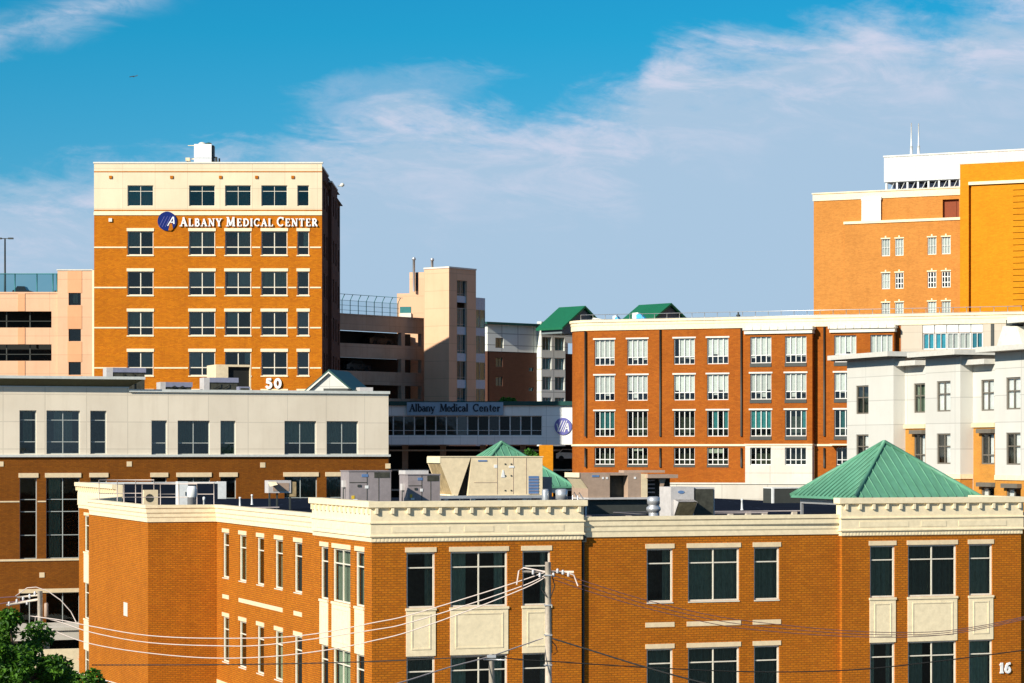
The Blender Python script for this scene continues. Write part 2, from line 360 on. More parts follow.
class Fac:
    """a vertical plane: through picture column px at distance Y, running at angle a to the right; o is the offset out of it"""
    def __init__(s, px, Y, a):
        s.X = (px - 512) / FOC * Y; s.Y = Y; s.a = a; c, k = math.cos(R(a)), math.sin(R(a))
        s.d = (c, k); s.n = (k, -c)
    def u(s, px, o=0):
        r = (px - 512) / FOC; X = s.X + s.n[0] * o; Y = s.Y + s.n[1] * o
        return (r * Y - X) / (s.d[0] - r * s.d[1])
    def dep(s, px): return s.Y + s.u(px) * s.d[1]
    def z(s, px, py): return (HZ - py) / FOC * s.dep(px)
    def p(s, u, z, o=0): return (s.X + s.d[0] * u + s.n[0] * o, s.Y + s.d[1] * u + s.n[1] * o, z)
    def xy(s, u, o=0): return s.p(u, 0, o)[:2]
    def box(s, mb, u0, u1, z0, z1, o0, o1, m=0):
        P = s.p; mb.hexa([P(u0, z0, o1), P(u1, z0, o1), P(u1, z0, o0), P(u0, z0, o0), P(u0, z1, o1), P(u1, z1, o1), P(u1, z1, o0), P(u0, z1, o0)], m)
    def prism(s, mb, uz, o0, o1, m=0):      # polygon in (u, z), counter-clockwise seen from outside
        n = len(uz); mb.poly([s.p(a, b, o1) for a, b in uz], m); mb.poly([s.p(a, b, o0) for a, b in reversed(uz)], m)
        for i in range(n):
            (a, b), (c, e) = uz[i], uz[(i + 1) % n]
            mb.poly([s.p(a, b, o0), s.p(c, e, o0), s.p(c, e, o1), s.p(a, b, o1)], m)
    def wall(s, mb, u0, u1, z0, z1, holes=(), off=0, rev=.3, m=0):
        us = sorted({u0, u1, *[min(max(h[i], u0), u1) for h in holes for i in (0, 1)]}); zs = sorted({z0, z1, *[min(max(h[i], z0), z1) for h in holes for i in (2, 3)]})
        for i in range(len(us) - 1):
            for j in range(len(zs) - 1):
                cu = (us[i] + us[i + 1]) / 2; cz = (zs[j] + zs[j + 1]) / 2
                if us[i + 1] - us[i] < 1e-4 or zs[j + 1] - zs[j] < 1e-4: continue
                if any(h[0] < cu < h[1] and h[2] < cz < h[3] for h in holes): continue
                mb.poly([s.p(us[i], zs[j], off), s.p(us[i + 1], zs[j], off), s.p(us[i + 1], zs[j + 1], off), s.p(us[i], zs[j + 1], off)], m)
        for a, b, c, e in holes:
            q = off - rev; P = s.p
            mb.poly([P(a, c, off), P(a, e, off), P(a, e, q), P(a, c, q)], m); mb.poly([P(b, c, q), P(b, e, q), P(b, e, off), P(b, c, off)], m)
            mb.poly([P(a, c, off), P(a, c, q), P(b, c, q), P(b, c, off)], m); mb.poly([P(a, e, q), P(a, e, off), P(b, e, off), P(b, e, q)], m)

def line_x(p, d, q, e):     # intersection of two plan lines
    den = d[0] * e[1] - d[1] * e[0]
    t = ((q[0] - p[0]) * e[1] - (q[1] - p[1]) * e[0]) / den
    return (p[0] + d[0] * t, p[1] + d[1] * t)
def sweep(mb, path, prof, m=0, closed=False, caps=True):
    """a closed profile [(out, z)] along plan points; out is to the right-hand side when walking left to right as seen from outside"""
    n = len(path); rings = []
    def dirn(a, b):
        l = math.hypot(b[0] - a[0], b[1] - a[1]); return ((b[0] - a[0]) / l, (b[1] - a[1]) / l)
    segs = [dirn(path[i], path[(i + 1) % n]) for i in range(n if closed else n - 1)]
    for i in range(n):
        if closed: da, db = segs[i - 1], segs[i]
        else: da = segs[max(i - 1, 0)]; db = segs[min(i, len(segs) - 1)]
        b = len(mb.v)
        for o, z in prof:
            pa = (path[i][0] + da[1] * o, path[i][1] - da[0] * o)
            if abs(da[0] * db[1] - da[1] * db[0]) < 1e-5: q = pa
            else:
                pb = (path[i][0] + db[1] * o, path[i][1] - db[0] * o); q = line_x(pa, da, pb, db)
            mb.v.append((q[0], q[1], z))
        rings.append(b)
    k = len(prof)
    for i in range(n if closed else n - 1):
        a, b = rings[i], rings[(i + 1) % n]
        for j in range(k):
            j2 = (j + 1) % k; mb.f.append((a + j, b + j, b + j2, a + j2)); mb.m.append(m); mb.sm.append(False)
    if caps and not closed:
        mb.f.append(tuple(rings[0] + j for j in range(k))); mb.m.append(m); mb.sm.append(False)
        mb.f.append(tuple(rings[-1] + j for j in reversed(range(k)))); mb.m.append(m); mb.sm.append(False)

def thing(name, label, cat, loc, group=None):
    o = bpy.data.objects.new(name, None); COL.objects.link(o); o.empty_display_size = .5
    l = (loc[0], loc[1], loc[2] + EYE); o.location = l; o['_org'] = l
    o['label'] = label; o['category'] = cat
    if group: o['group'] = group
    return o
def tag(o, label, cat, group=None):
    o['label'] = label; o['category'] = cat
    if group: o['group'] = group
    return o
def struct(name, mb, mt):
    o = mb.build(name, mt); o['kind'] = 'structure'; return o

rw = random.Random(11)
def window(parent, F, u0, u1, z0, z1, off=0, rev=.3, fw=.07, vd=(), hd=(), frame='frame', pane='glass', fill='room', span=None, back=.55, thin=.05, name='window'):
    """frame bars with a pane and what stands behind the pane; vd and hd are fractions from left and from the top"""
    mb = MB(); o1 = off - rev + .12; o0 = o1 - .08; e = .004
    a, b, c, d = u0 - e, u1 + e, z0 - e, z1 + e
    F.box(mb, a, a + fw, c, d, o0, o1); F.box(mb, b - fw, b, c, d, o0, o1)
    F.box(mb, a + fw, b - fw, d - fw, d, o0, o1 - .001); F.box(mb, a + fw, b - fw, c, c + fw, o0, o1 - .001)
    for f in vd:
        u = u0 + (u1 - u0) * f; F.box(mb, u - thin / 2, u + thin / 2, c + fw, d - fw, o0, o1 - .006)
    for f in hd:
        z = z1 - (z1 - z0) * f; F.box(mb, a + fw, b - fw, z - thin / 2, z + thin / 2, o0, o1 - .012)
    win = mb.build(name, frame, parent)
    mb = MB(); q = o0 + .03
    mb.poly([F.p(a, c, q), F.p(b, c, q), F.p(b, d, q), F.p(a, d, q)]); mb.build('pane', pane, win)
    mb = MB(); q0, q1 = o0 - back, o0 - .01
    P = F.p     # the room behind, an open box
    mb.poly([P(a, c, q0), P(b, c, q0), P(b, d, q0), P(a, d, q0)])
    mb.poly([P(a, c, q1), P(a, c, q0), P(a, d, q0), P(a, d, q1)]); mb.poly([P(b, c, q0), P(b, c, q1), P(b, d, q1), P(b, d, q0)])
    mb.poly([P(a, c, q0), P(a, c, q1), P(b, c, q1), P(b, c, q0)]); mb.poly([P(a, d, q1), P(a, d, q0), P(b, d, q0), P(b, d, q1)])
    mb.build('room', 'room', win)
    if fill != 'room':
        sp_ = span or [(0, 1)]
        mb = MB(); top = z1; bot = z0
        for s_ in sp_:
            f0, f1 = s_[0], s_[1]; zb = z0 if len(s_) < 3 else z1 - (z1 - z0) * s_[2]
            ua = u0 + (u1 - u0) * f0; ub = u0 + (u1 - u0) * f1
            if fill == 'curtain':
                k = max(6, int((ub - ua) / .045)); ph = rw.random() * 6
                for i in range(k):
                    A = ua + (ub - ua) * i / k; B = ua + (ub - ua) * (i + 1) / k
                    w0 = .04 * math.sin(A * 38 + ph) + .02 * math.sin(A * 17); w1 = .04 * math.sin(B * 38 + ph) + .02 * math.sin(B * 17)
                    mb.poly([P(A, zb, o0 - .18 + w0), P(B, zb, o0 - .18 + w1), P(B, top, o0 - .18 + w1), P(A, top, o0 - .18 + w0)])
            else:
                mb.poly([P(ua, zb, o0 - .06), P(ub, zb, o0 - .06), P(ub, top, o0 - .06), P(ua, top, o0 - .06)])
        mb.build('curtain' if fill == 'curtain' else 'blind', {'curtain': 'curtain', 'blind': 'blind', 'teal': 'blind_teal', 'white': 'steel_white'}[fill], win)
    return win
def piece(parent, name, mt, F, u0, u1, z0, z1, o0, o1):
    mb = MB(); F.box(mb, u0, u1, z0, z1, o0, o1); return mb.build(name, mt, parent)
# ------------------------------------------------------------------ letters (strokes with serifs, unit height 1)
def arc(cx, cy, rx, ry, a0, a1, n=10):
    return [(cx + rx * math.cos(R(a0 + (a1 - a0) * i / n)), cy + ry * math.sin(R(a0 + (a1 - a0) * i / n))) for i in range(n + 1)]
T, t2, SR = .17, .09, .07
def ser(x, y, h=.16): return ([(x - h, y), (x + h, y)], SR)
y0_, y1_ = .035, .965
G = {
 'A': (.82, [([(.42, .97), (.14, .03)], t2), ([(.38, .97), (.68, .03)], T), ([(.24, .34), (.6, .34)], t2), ser(.13, y0_), ser(.68, y0_)]),
 'L': (.68, [([(.2, 0), (.2, 1)], T), ser(.2, y1_), ([(.08, y0_), (.6, y0_)], SR), ([(.6, 0), (.6, .26)], t2)]),
 'B': (.74, [([(.2, 0), (.2, 1)], T), ([(.06, y1_), (.4, y1_)] , SR), ([(.06, y0_), (.4, y0_)], SR), (arc(.36, .74, .2, .22, 90, -90), T * .8), (arc(.36, .27, .26, .24, 90, -90), T * .8)]),
 'N': (.9, [([(.2, 0), (.2, 1)], t2), ([(.2, .95), (.7, .05)], T), ([(.72, 0), (.72, 1)], t2), ser(.2, y0_), ser(.15, y1_), ser(.72, y1_)]),
 'Y': (.8, [([(.12, .97), (.4, .45)], T), ([(.66, .97), (.4, .45)], t2), ([(.4, 0), (.4, .5)], T), ser(.4, y0_), ser(.14, y1_), ser(.66, y1_)]),
 'M': (1.06, [([(.18, 0), (.22, 1)], t2), ([(.24, .97), (.52, .08)], T), ([(.52, .08), (.8, .97)], t2), ([(.84, 1), (.86, 0)], T), ser(.18, y0_), ser(.86, y0_), ser(.2, y1_, .12), ser(.84, y1_, .12)]),
 'E': (.7, [([(.2, 0), (.2, 1)], T), ([(.08, y1_), (.58, y1_)], SR), ([(.08, y0_), (.62, y0_)], SR), ([(.2, .52), (.46, .52)], SR), ([(.58, 1), (.58, .78)], t2), ([(.62, 0), (.62, .24)], t2), ([(.46, .42), (.46, .62)], SR)]),
 'D': (.84, [([(.2, 0), (.2, 1)], T), ([(.06, y1_), (.4, y1_)], SR), ([(.06, y0_), (.4, y0_)], SR), (arc(.36, .5, .36, .44, 90, -90, 12), T * .8)]),
 'I': (.42, [([(.2, 0), (.2, 1)], T), ser(.2, y0_), ser(.2, y1_)]),
 'C': (.8, [(arc(.44, .5, .34, .44, 48, 312, 14), T * .75), ([(.7, .98), (.7, .68)], t2)]),
 'T': (.74, [([(.36, 0), (.36, 1)], T), ser(.36, y0_), ([(.06, y1_), (.66, y1_)], SR), ([(.06, 1), (.06, .78)], t2), ([(.66, 1), (.66, .78)], t2)]),
 'R': (.8, [([(.2, 0), (.2, 1)], T), ([(.06, y1_), (.4, y1_)], SR), ser(.2, y0_), (arc(.36, .73, .22, .22, 90, -90), T * .8), ([(.38, .5), (.68, .03)], T), ser(.7, y0_, .08)]),
 'O': (.84, [(arc(.42, .5, .33, .44, 0, 360, 16), T * .8)]),
 'H': (.86, [([(.2, 0), (.2, 1)], T), ([(.66, 0), (.66, 1)], T), ([(.2, .5), (.66, .5)], SR), ser(.2, y0_), ser(.2, y1_), ser(.66, y0_), ser(.66, y1_)]),
 'l': (.36, [([(.18, 0), (.18, 1.02)], T), ser(.18, y0_, .13), ([(.06, 1.0), (.2, 1.0)], SR)]),
 'b': (.62, [([(.15, .02), (.15, 1.02)], T), ([(.02, 1.0), (.18, 1.0)], SR), (arc(.3, .32, .21, .28, 140, -140, 12), T * .8)]),
 'a': (.58, [(arc(.26, .2, .16, .16, 0, 360, 12), T * .7), (arc(.26, .46, .17, .17, 150, 0, 8), t2), ([(.43, .5), (.43, .06)], T), ([(.43, .05), (.56, .05)], SR)]),
 'n': (.66, [([(.16, 0), (.16, .62)], T), ([(.02, .6), (.18, .6)], SR), (arc(.33, .4, .16, .22, 150, 0, 8), t2), ([(.49, .42), (.49, 0)], T), ser(.16, y0_, .12), ser(.49, y0_, .12)]),
 'y': (.62, [([(.1, .62), (.32, .05)], T), ([(.54, .62), (.28, -.2), (.14, -.26)], t2), ser(.1, .6, .11), ser(.52, .6, .1)]),
 'M2': None,
 'e': (.56, [(arc(.28, .32, .2, .28, 0, 320, 14), T * .7), ([(.1, .34), (.48, .34)], SR)]),
 'd': (.64, [([(.47, .02), (.47, 1.02)], T), ([(.34, 1.0), (.5, 1.0)], SR), ([(.45, y0_), (.62, y0_)], SR), (arc(.29, .32, .21, .28, 40, 320, 12), T * .8)]),
 'i': (.34, [([(.17, 0), (.17, .62)], T), ser(.17, y0_, .12), ([(.04, .6), (.18, .6)], SR), ([(.17, .78), (.17, .93)], T)]),
 'c': (.54, [(arc(.3, .32, .2, .28, 50, 310, 12), T * .75)]),
 't': (.42, [([(.2, .85), (.2, .14)], T), ([(.04, .6), (.38, .6)], SR), (arc(.3, .14, .1, .1, 180, 300, 5), t2)]),
 'r': (.48, [([(.16, 0), (.16, .62)], T), ser(.16, y0_, .13), ([(.02, .6), (.18, .6)], SR), ([(.2, .45), (.3, .57), (.42, .55)], T * .8)]),
 '5': (.7, [([(.56, .9), (.16, .9)], .2), ([(.18, .98), (.15, .5)], .17), (arc(.3, .33, .24, .26, 105, -150, 12), .2)]),
 '0': (.74, [(arc(.36, .5, .25, .4, 0, 360, 18), .2)]),
 '1': (.5, [([(.28, 0), (.28, 1)], .24), ([(.08, .06), (.48, .06)], .13), ([(.28, .9), (.08, .72)], .16)]),
 '6': (.72, [(arc(.35, .32, .22, .24, 0, 360, 14), .19), ([(.14, .36), (.2, .65), (.34, .86), (.56, .92)], .18)]),
}
G.pop('M2')
def glyph(mb, F, ch, u, z, h, o, th=.12, fat=1.0):
    if ch == ' ': return .36 * h
    w, st = G[ch]; k = 0
    for pl, wd in st:
        wd *= fat
        for i in range(len(pl) - 1):
            (x0, y0), (x1, y1) = pl[i], pl[i + 1]
            dx, dy = x1 - x0, y1 - y0; l = math.hypot(dx, dy) or 1; dx /= l; dy /= l; e = wd * .25 if len(pl) > 2 else 0
            x0 -= dx * e; y0 -= dy * e; x1 += dx * e; y1 += dy * e; nx, ny = -dy * wd / 2, dx * wd / 2
            q = [(x0 - nx, y0 - ny), (x1 - nx, y1 - ny), (x1 + nx, y1 + ny), (x0 + nx, y0 + ny)]
            k += 1
            F.prism(mb, [(u + a * h, z + b * h) for a, b in q], o, o + th + k * .002)
    return w * h
def text_width(s, h, gap=.0): return sum((.36 if c == ' ' else G[c][0]) + gap for c in s) * h
def write(F, s, px0, px1, py_top, py_bot, o, mt, parent, caps=False, th=.12, fat=1.0, label=None, name='letter', hs=None):
    """each letter a part of its own, spread between two columns"""
    u0, u1 = F.u(px0), F.u(px1); pm = (px0 + px1) / 2; zb = F.z(pm, py_bot); h = F.z(pm, py_top) - zb
    def hh(i): 
        if not caps: return h
        return h if i == 0 or s[i - 1] == ' ' else h * .84
    tot = sum(((.3 if c == ' ' else G[c][0]) * hh(i)) for i, c in enumerate(s)); sc = (u1 - u0) / tot; u = u0
    for i, c in enumerate(s):
        w_ = (.3 if c == ' ' else G[c][0]) * hh(i) * sc
        if c != ' ':
            mb = MB(); glyph(mb, F, c, u + (w_ - G[c][0] * hh(i)) / 2, zb, hh(i), o, th, fat); mb.build(name, mt, parent)
        u += w_
GZ = -EYE     # street level

# ------------------------------------------------------------------ ground
mb = MB(); mb.poly([(-4000, -300, GZ), (4000, -300, GZ), (4000, 6000, GZ), (-4000, 6000, GZ)]); struct('ground', mb, 'ground')
mb = MB()
F = Fac(372, 101, 20)
mb.poly([F.p(-60, GZ + .004, 16), F.p(90, GZ + .004, 16), F.p(90, GZ + .004, 5), F.p(-60, GZ + .004, 5)]); struct('street', mb, 'asphalt')
mb = MB(); F.box(mb, -60, 90, GZ - .02, GZ + .13, 1.5, 5); struct('pavement', mb, 'concrete')

# ================================================================== the near brick office building
NB = thing('office_building', 'near orange brick building with cream cornice, numbered 16, filling the foreground', 'building', (Fac(372, 101, 20).X, 101, GZ))
PF = Fac(372, 101, 20)                       # front of the two projecting bays
s_ = .22
LFp = Fac(372, 101, -70)                     # left face of the corner bay
uE = PF.u(581.5); uP2 = PF.u(842); uP3 = PF.u(1021)
# the low walls stand back from the bay planes by s_
P0 = line_x(PF.xy(0, -s_), PF.d, LFp.xy(0, -s_), LFp.d)
FR = Fac(372, 101, 20); FR.X, FR.Y = P0      # recessed front
LR = Fac(372, 101, -70); LR.X, LR.Y = P0     # recessed left face
uLb = LFp.u(314)                             # end of bay on the left face
uI = LR.u(217)                               # inner corner
I = LR.xy(uI)
F3 = Fac(217, 101, 20); F3.X, F3.Y = I
u3 = F3.u(148)
Cn = F3.xy(u3)
L2 = Fac(148, 101, -70); L2.X, L2.Y = Cn
u2 = L2.u(90)
L3 = Fac(79, 160, -70)
u3r = L3.u(117)
ZT, ZB, PITCH = -4.2, -6.47, 4.23            # window head and sill of the top floor
ZL, ZH, ZR = -2.83, -2.12, -3.25             # low parapet, raised parapet, roof
WT_L, WT_H = ZL - .86, ZH - 1.64             # top of brickwork
def u_pairs(F, l): return [(F.u(a), F.u(b)) for a, b in l]
front1 = u_pairs(PF, [(406.5, 435), (450.5, 507.5), (522.5, 550.5)])
front2 = u_pairs(FR, [(646.7, 673), (688, 739.5), (754, 779.5)])
front3 = u_pairs(PF, [(870, 895), (908, 956.5), (969, 992.5)])
left1 = u_pairs(LR, [(222.7, 229), (239, 246.3), (256.8, 264), (274.7, 282.8), (294, 302.1)])
left2 = u_pairs(LFp, [(320.3, 328.2), (332.5, 350.4), (355.3, 364.2)])
left3 = u_pairs(L3, [(84.3, 88.8)])
rows = [(ZB - PITCH * k, ZT - PITCH * k) for k in range(3)]
def holes(us, rr): return [(a, b, c, d) for a, b in us for c, d in rr]
mb = MB()
REV = .19
PF.wall(mb, 0, uE, GZ, WT_H, holes(front1, rows), 0, REV)
FR.wall(mb, FR.u(575), FR.u(846), GZ, WT_L, holes(front2, rows), 0, REV)
PF.wall(mb, uP2, uP3, GZ, WT_H, holes(front3, rows), 0, REV)
LFp.wall(mb, uLb, 0, GZ, WT_H, holes(left2, rows), 0, REV)
LR.wall(mb, uI, uLb + .5, GZ, WT_L, holes(left1, rows), 0, REV)
F3.wall(mb, u3, 0, GZ, WT_L)
L2.wall(mb, u2, 0, GZ, WT_L)
L3.wall(mb, 0, u3r, GZ, WT_H, holes(left3, rows), 0, REV)
# returns
def ret(F, u, z0, z1, o0, o1): mb.poly([F.p(u, z0, o0), F.p(u, z0, o1), F.p(u, z1, o1), F.p(u, z1, o0)])
ret(PF, uE, GZ, WT_H, -s_ - .5, 0); ret(PF, uP2, GZ, WT_H, -s_ - .5, 0); ret(LFp, uLb, GZ, WT_H, -s_ - .5, 0)
# hidden sides so that the body is closed
B3 = PF.xy(uP3); back = (-.342, .94)
RB = (B3[0] + back[0] * 4, B3[1] + back[1] * 4); RW = (RB[0] + 9, RB[1] + 3.3); RWB = (RW[0] + back[0] * 42, RW[1] + back[1] * 42)
L2e = L2.xy(u2); L3e = L3.xy(u3r); L3f = L3.xy(0)
BR = line_x(L3f, (.94, .342), RWB, back)
def vq(a, b, z0, z1): mb.poly([(a[0], a[1], z0), (b[0], b[1], z0), (b[0], b[1], z1), (a[0], a[1], z1)])
vq(B3, RB, GZ, WT_H); vq(RB, RW, GZ, WT_L); vq(RW, BR, GZ, ZR); vq(BR, L3f, GZ, ZR); vq(L3e, L2e, GZ, WT_L)
mb.build('wall', 'brick_near', NB)
# roof
mb = MB()
def rp(p): return (p[0], p[1], ZR)
mb.poly([rp(P0), rp(B3), rp(RB), rp(RW), rp(BR), rp(L3f), rp(L3e), rp(L2e), rp(Cn), rp(I)])
mb.build('roof', 'roof_black', NB)
# low cornice
lowp = [(.0, ZL - .86), (.05, ZL - .86), (.05, ZL - .66), (.08, ZL - .6), (.08, ZL - .45), (.12, ZL - .38), (.12, ZL - .2), (.17, ZL - .15), (.17, ZL), (-.3, ZL), (-.3, ZR - .1), (0, ZR - .1)]
mb = MB(); sweep(mb, [FR.xy(uE - .3), FR.xy(uP2 + .3)], lowp)
sweep(mb, [L3e, L2e, Cn, I, LR.xy(uLb + .3)], [(a, b - .003) for a, b in lowp])
mb.build('cornice', 'cream', NB)
def raised(path, faces, spacing=.665):
    z = ZH
    pr = [(0, z - 1.66), (.05, z - 1.64), (.05, z - 1.46), (.12, z - 1.44), (.12, z - 1.38), (.08, z - 1.36), (.08, z - .92), (.13, z - .9), (.13, z - .85), (.07, z - .83), (.07, z - .28), (.12, z - .26), (.2, z - .24), (.2, z), (-.35, z), (-.35, ZR), (0, ZR)]
    mb = MB(); sweep(mb, path, pr)
    for F, a, b in faces:
        n = int((b - a) / spacing); st = (b - a - .3) / n
        for i in range(n + 1):
            u = a + .15 + st * i; F.box(mb, u - .06, u + .06, z - .50, z - .27, .06, .18)
        k = int((b - a) / .16)
        for i in range(k):      # dentil course
            u = a + .08 + (b - a - .1) * i / k; F.box(mb, u, u + .09, z - 1.62, z - 1.49, .04, .06)
        W = b - a               # raised panels of the frieze
        for f0, f1 in ((.09, .36), (.43, .57), (.64, .91)) if W > 5 else ((.2, .8),):
            F.box(mb, a + W * f0, a + W * f1, z - 1.27, z - 1.03, .07, .095)
    return mb.build('raised_cornice', 'cream', NB)
raised([LFp.xy(uLb, -.4), LFp.xy(uLb), PF.xy(0), PF.xy(uE), PF.xy(uE, -.4)], [(PF, 0, uE), (LFp, uLb, 0)])
raised([PF.xy(uP2, -.4), PF.xy(uP2), PF.xy(uP3), RB], [(PF, uP2, uP3)])
BF = Fac(79, 160, 20); BF.X, BF.Y = L3f      # rear parapet
ub = BF.u(226)
mb = MB(); z = ZH
pr = [(0, z - 1.66), (.05, z - 1.64), (.05, z - 1.46), (.1, z - 1.44), (.1, z - .83), (.07, z - .28), (.3, z - .24), (.3, z), (-.35, z), (-.35, ZR - .1), (0, ZR - .1)]
# walk: rear end -> far corner -> along the left face
sweep(mb, [L3.xy(0), L3.xy(u3r)], pr)
k = int(u3r / .665)
for i in range(k + 1):
    u = .15 + (u3r - .3) * i / k; L3.box(mb, u - .06, u + .06, z - .52, z - .27, .06, .24)
BF.box(mb, .36, ub - .3, ZR - .1, ZH - .12, -.35, -.05)
mb.build('raised_cornice', 'cream', NB)
mb = MB(); BF.box(mb, .36, ub - .3, ZR + .002, ZH - .14, -.045, 0.02); mb.build('parapet_shade_face', 'roof_black', NB)  # shade on the parapet's inner side, painted as a black facing
mb = MB(); BF.box(mb, ub - .55, ub, ZR, ZH, -.36, .07); BF.box(mb, .3, ub - .55, ZH - .14, ZH - .02, -.37, .06); mb.build('coping', 'steel_white', NB)
# lintels, bars, panels, windows
def lint(F, a, b, z, off=0, h=.2, e=.06): 
    mb = MB(); F.box(mb, a - e, b + e, z + .004, z + h, off - .1, off + .03); mb.build('lintel', 'lintel', NB)
def sill(F, a, b, z, off=0):
    mb = MB(); F.box(mb, a + .002, b - .002, z - .05, z - .004, off - .2, off + .03); mb.build('sill', 'frame', NB)
def nb_windows(F, us, kinds, rws, panels=False):
    for k, (c, d) in enumerate(rws):
        for i, (a, b) in enumerate(us):
            dbl = (b - a) > 1.6
            if not (panels and k > 0): lint(F, a, b, d)
            kd = kinds[k][i]; sp = None; fl = 'room'
            if kd == 'c': fl = 'curtain'; sp = [(0, 1)]
            if kd == 'r': fl = 'curtain'; sp = [(.72, .95)]
            if kd == 'h': fl = 'curtain'; sp = [(0, .38), (.58, 1)]
            if kd == 'b': fl = 'curtain'; sp = [(0, 1, .9)]
            if kd == 'l': fl = 'curtain'; sp = [(.05, .3), (.8, .95)]
            window(NB, F, a, b, c, d, 0, REV, .075, (.5,) if dbl else (), (.28,), 'frame', 'glass', fl, sp, 1.6)
            if not panels: sill(F, a, b, c)
nb_windows(PF, front1, ['rlr', 'clr', 'rrr'], rows, True)
nb_windows(FR, front2, ['rcc', 'ccc', 'rrr'], rows)
nb_windows(PF, front3, ['ccc', 'lhc', 'rrr'], rows, True)
nb_windows(LR, left1, ['rcrcr', 'crrcr', 'rrrrr'], rows)
nb_windows(LFp, left2, ['rcc', 'rcr', 'rrr'], rows, True)
nb_windows(L3, left3, ['c', 'r', 'r'], rows, True)
def spandrel(F, a, b, z0, z1):
    mb = MB(); F.box(mb, a - .02, b + .02, z0, z1, -.25, .035)
    w_ = b - a; i = .2
    # moulding frame round a recessed field
    for (p, q, r, t) in ((a + i, b - i, z1 - .3, z1 - .24), (a + i, b - i, z0 + .26, z0 + .32)): F.box(mb, p, q, r, t, .03, .055)
    F.box(mb, a + i, a + i + .05, z0 + .32, z1 - .3, .03, .053); F.box(mb, b - i - .05, b - i, z0 + .32, z1 - .3, .03, .053)
    if False: F.box(mb, a + i + .16, b - i - .16, z0 + .44, z1 - .42, .03, .048)
    F.box(mb, a - .05, b + .05, z1 - .1, z1 - .003, -.2, .07)
    mb.build('spandrel_panel', 'cream', NB)
for F, us in ((PF, front1), (PF, front3), (LFp, left2), (L3, left3)):
    for k in range(2):
        for a, b in us: spandrel(F, a, b, rows[k + 1][1] + .004, rows[k][0] - .004)
def bar(F, a, b, z0, z1, mt='lintel'):
    mb = MB(); F.box(mb, a, b, z0, z1, -.1, .025); mb.build('stone_band', mt, NB)
for a, b in front2: bar(FR, a - .06, b + .06, -7.52, -7.32)
bar(LR, *left1[0], -7.52, -7.32); bar(LR, left1[1][0], left1[3][1], -7.52, -7.32); bar(LR, *left1[4], -7.52, -7.32)
bar(LR, uI + .02, uLb - .02, -11.95, -11.72)
z = L2.z(126, 602.5); bar(L2, L2.u(124), L2.u(127.6), L2.z(126, 616), z, 'white')
# downspout beside the corner bay and its scupper
mb = MB(); ud = FR.u(582.6); x, y = FR.xy(ud, .06)
mb.tube([(x, y, GZ), (x, y, ZL - .9), (x, y, ZL - .2)], .055, 8); FR.box(mb, ud - .09, ud + .09, ZL - 1.05, ZL - .8, .01, .2)
mb.build('downspout', 'steel_dark', NB)
write(PF, '16', 998.5, 1011, 662.5, 673, .01, 'letter', NB, th=.04, fat=1.15, name='number')

# ---- things on its roof
def unit_box(px, Y, w_, d_, h_, zb, mt, parent, name='cabinet', a=20):
    F = Fac(px, Y, a); mb = MB(); F.box(mb, 0, w_, zb, zb + h_, -d_, 0); mb.build(name, mt, parent); return F
def packaged(px, px1, Y, pytop, label, vent=True):
    F = Fac(px, Y, 20); w_ = F.u(px1); zt = F.z(px, pytop); zb = ZR + .35; h_ = zt - zb; d_ = 1.3
    t = thing('rooftop_air_unit', label, 'air conditioner', F.p(0, ZR), 'grey packaged air units on the near roof')
    mb = MB(); F.box(mb, 0, w_, zb, zt, -d_, 0); F.box(mb, -.03, w_ + .03, zt, zt + .04, -d_ - .03, .03); mb.build('cabinet', 'unit_grey', t)
    mb = MB(); F.box(mb, .1, w_ - .1, ZR, zb, -d_ + .1, -.1); mb.build('curb', 'steel_dark', t)
    mb = MB()
    for f in (.42, .7): F.box(mb, w_ * f, w_ * f + .025, zb + .02, zt - .02, 0, .012)
    F.box(mb, .02, w_ * .42, zt - .5, zt - .47, 0, .013); build_each(mb, 'panel_seam', 'mesh_dark', t)
    mb = MB(); F.box(mb, w_ * .6, w_ - .06, zt - .28, zt - .04, -.01, .016); mb.build('grille', 'mesh_dark', t)
    mb = MB(); F.box(mb, w_ * .3, w_ * .45, zt - .24, zt - .12, 0, .018); mb.build('badge', 'louver_blue', t)
    mb = MB(); F.box(mb, w_ * .06, w_ * .13, zb + .7, zb + .85, 0, .017); F.box(mb, w_ - .2, w_ - .08, zb + .3, zb + .45, 0, .017); build_each(mb, 'sticker', 'yellow', t)
    mb = MB(); F.box(mb, w_ * .09, w_ * .2, zb + .6, zb + .69, 0, .019); F.box(mb, w_ * .38, w_ * .46, zt - .75, zt - .62, 0, .019); build_each(mb, 'notice', 'letter', t)
    mb = MB(); F.box(mb, w_ * .2, w_ * .28, zt - .68, zt - .58, 0, .03); mb.tube([F.p(-.02, zt - .5, -.6), F.p(-.1, zt - .7, -.55), F.p(-.12, zb + .3, -.5), F.p(-.05, zb, -.4)], .03); 
    F.box(mb, w_ * .4, w_ * .52, zb + .05, zb + .18, 0, .1); mb.build('fitting', 'steel_dark', t)
    mb = MB(); F.box(mb, -.12, 0, zt - .7, zt - .4, -.8, -.5); mb.build('disconnect_box', 'unit_pale', t)
    return t
packaged(349, 391, 110, 471.5, 'grey air unit on the near roof, leftmost of the pair behind the corner cornice')
t = packaged(408, 440, 113, 475, 'grey air unit partly hidden behind the slanted hood of the large beige unit')
F = Fac(404, 113.2, 20); mb = MB(); F.box(mb, .1, 1.2, F.z(404, 475), F.z(404, 470.5), -1.1, -.1); mb.build('top_box', 'unit_pale', t)

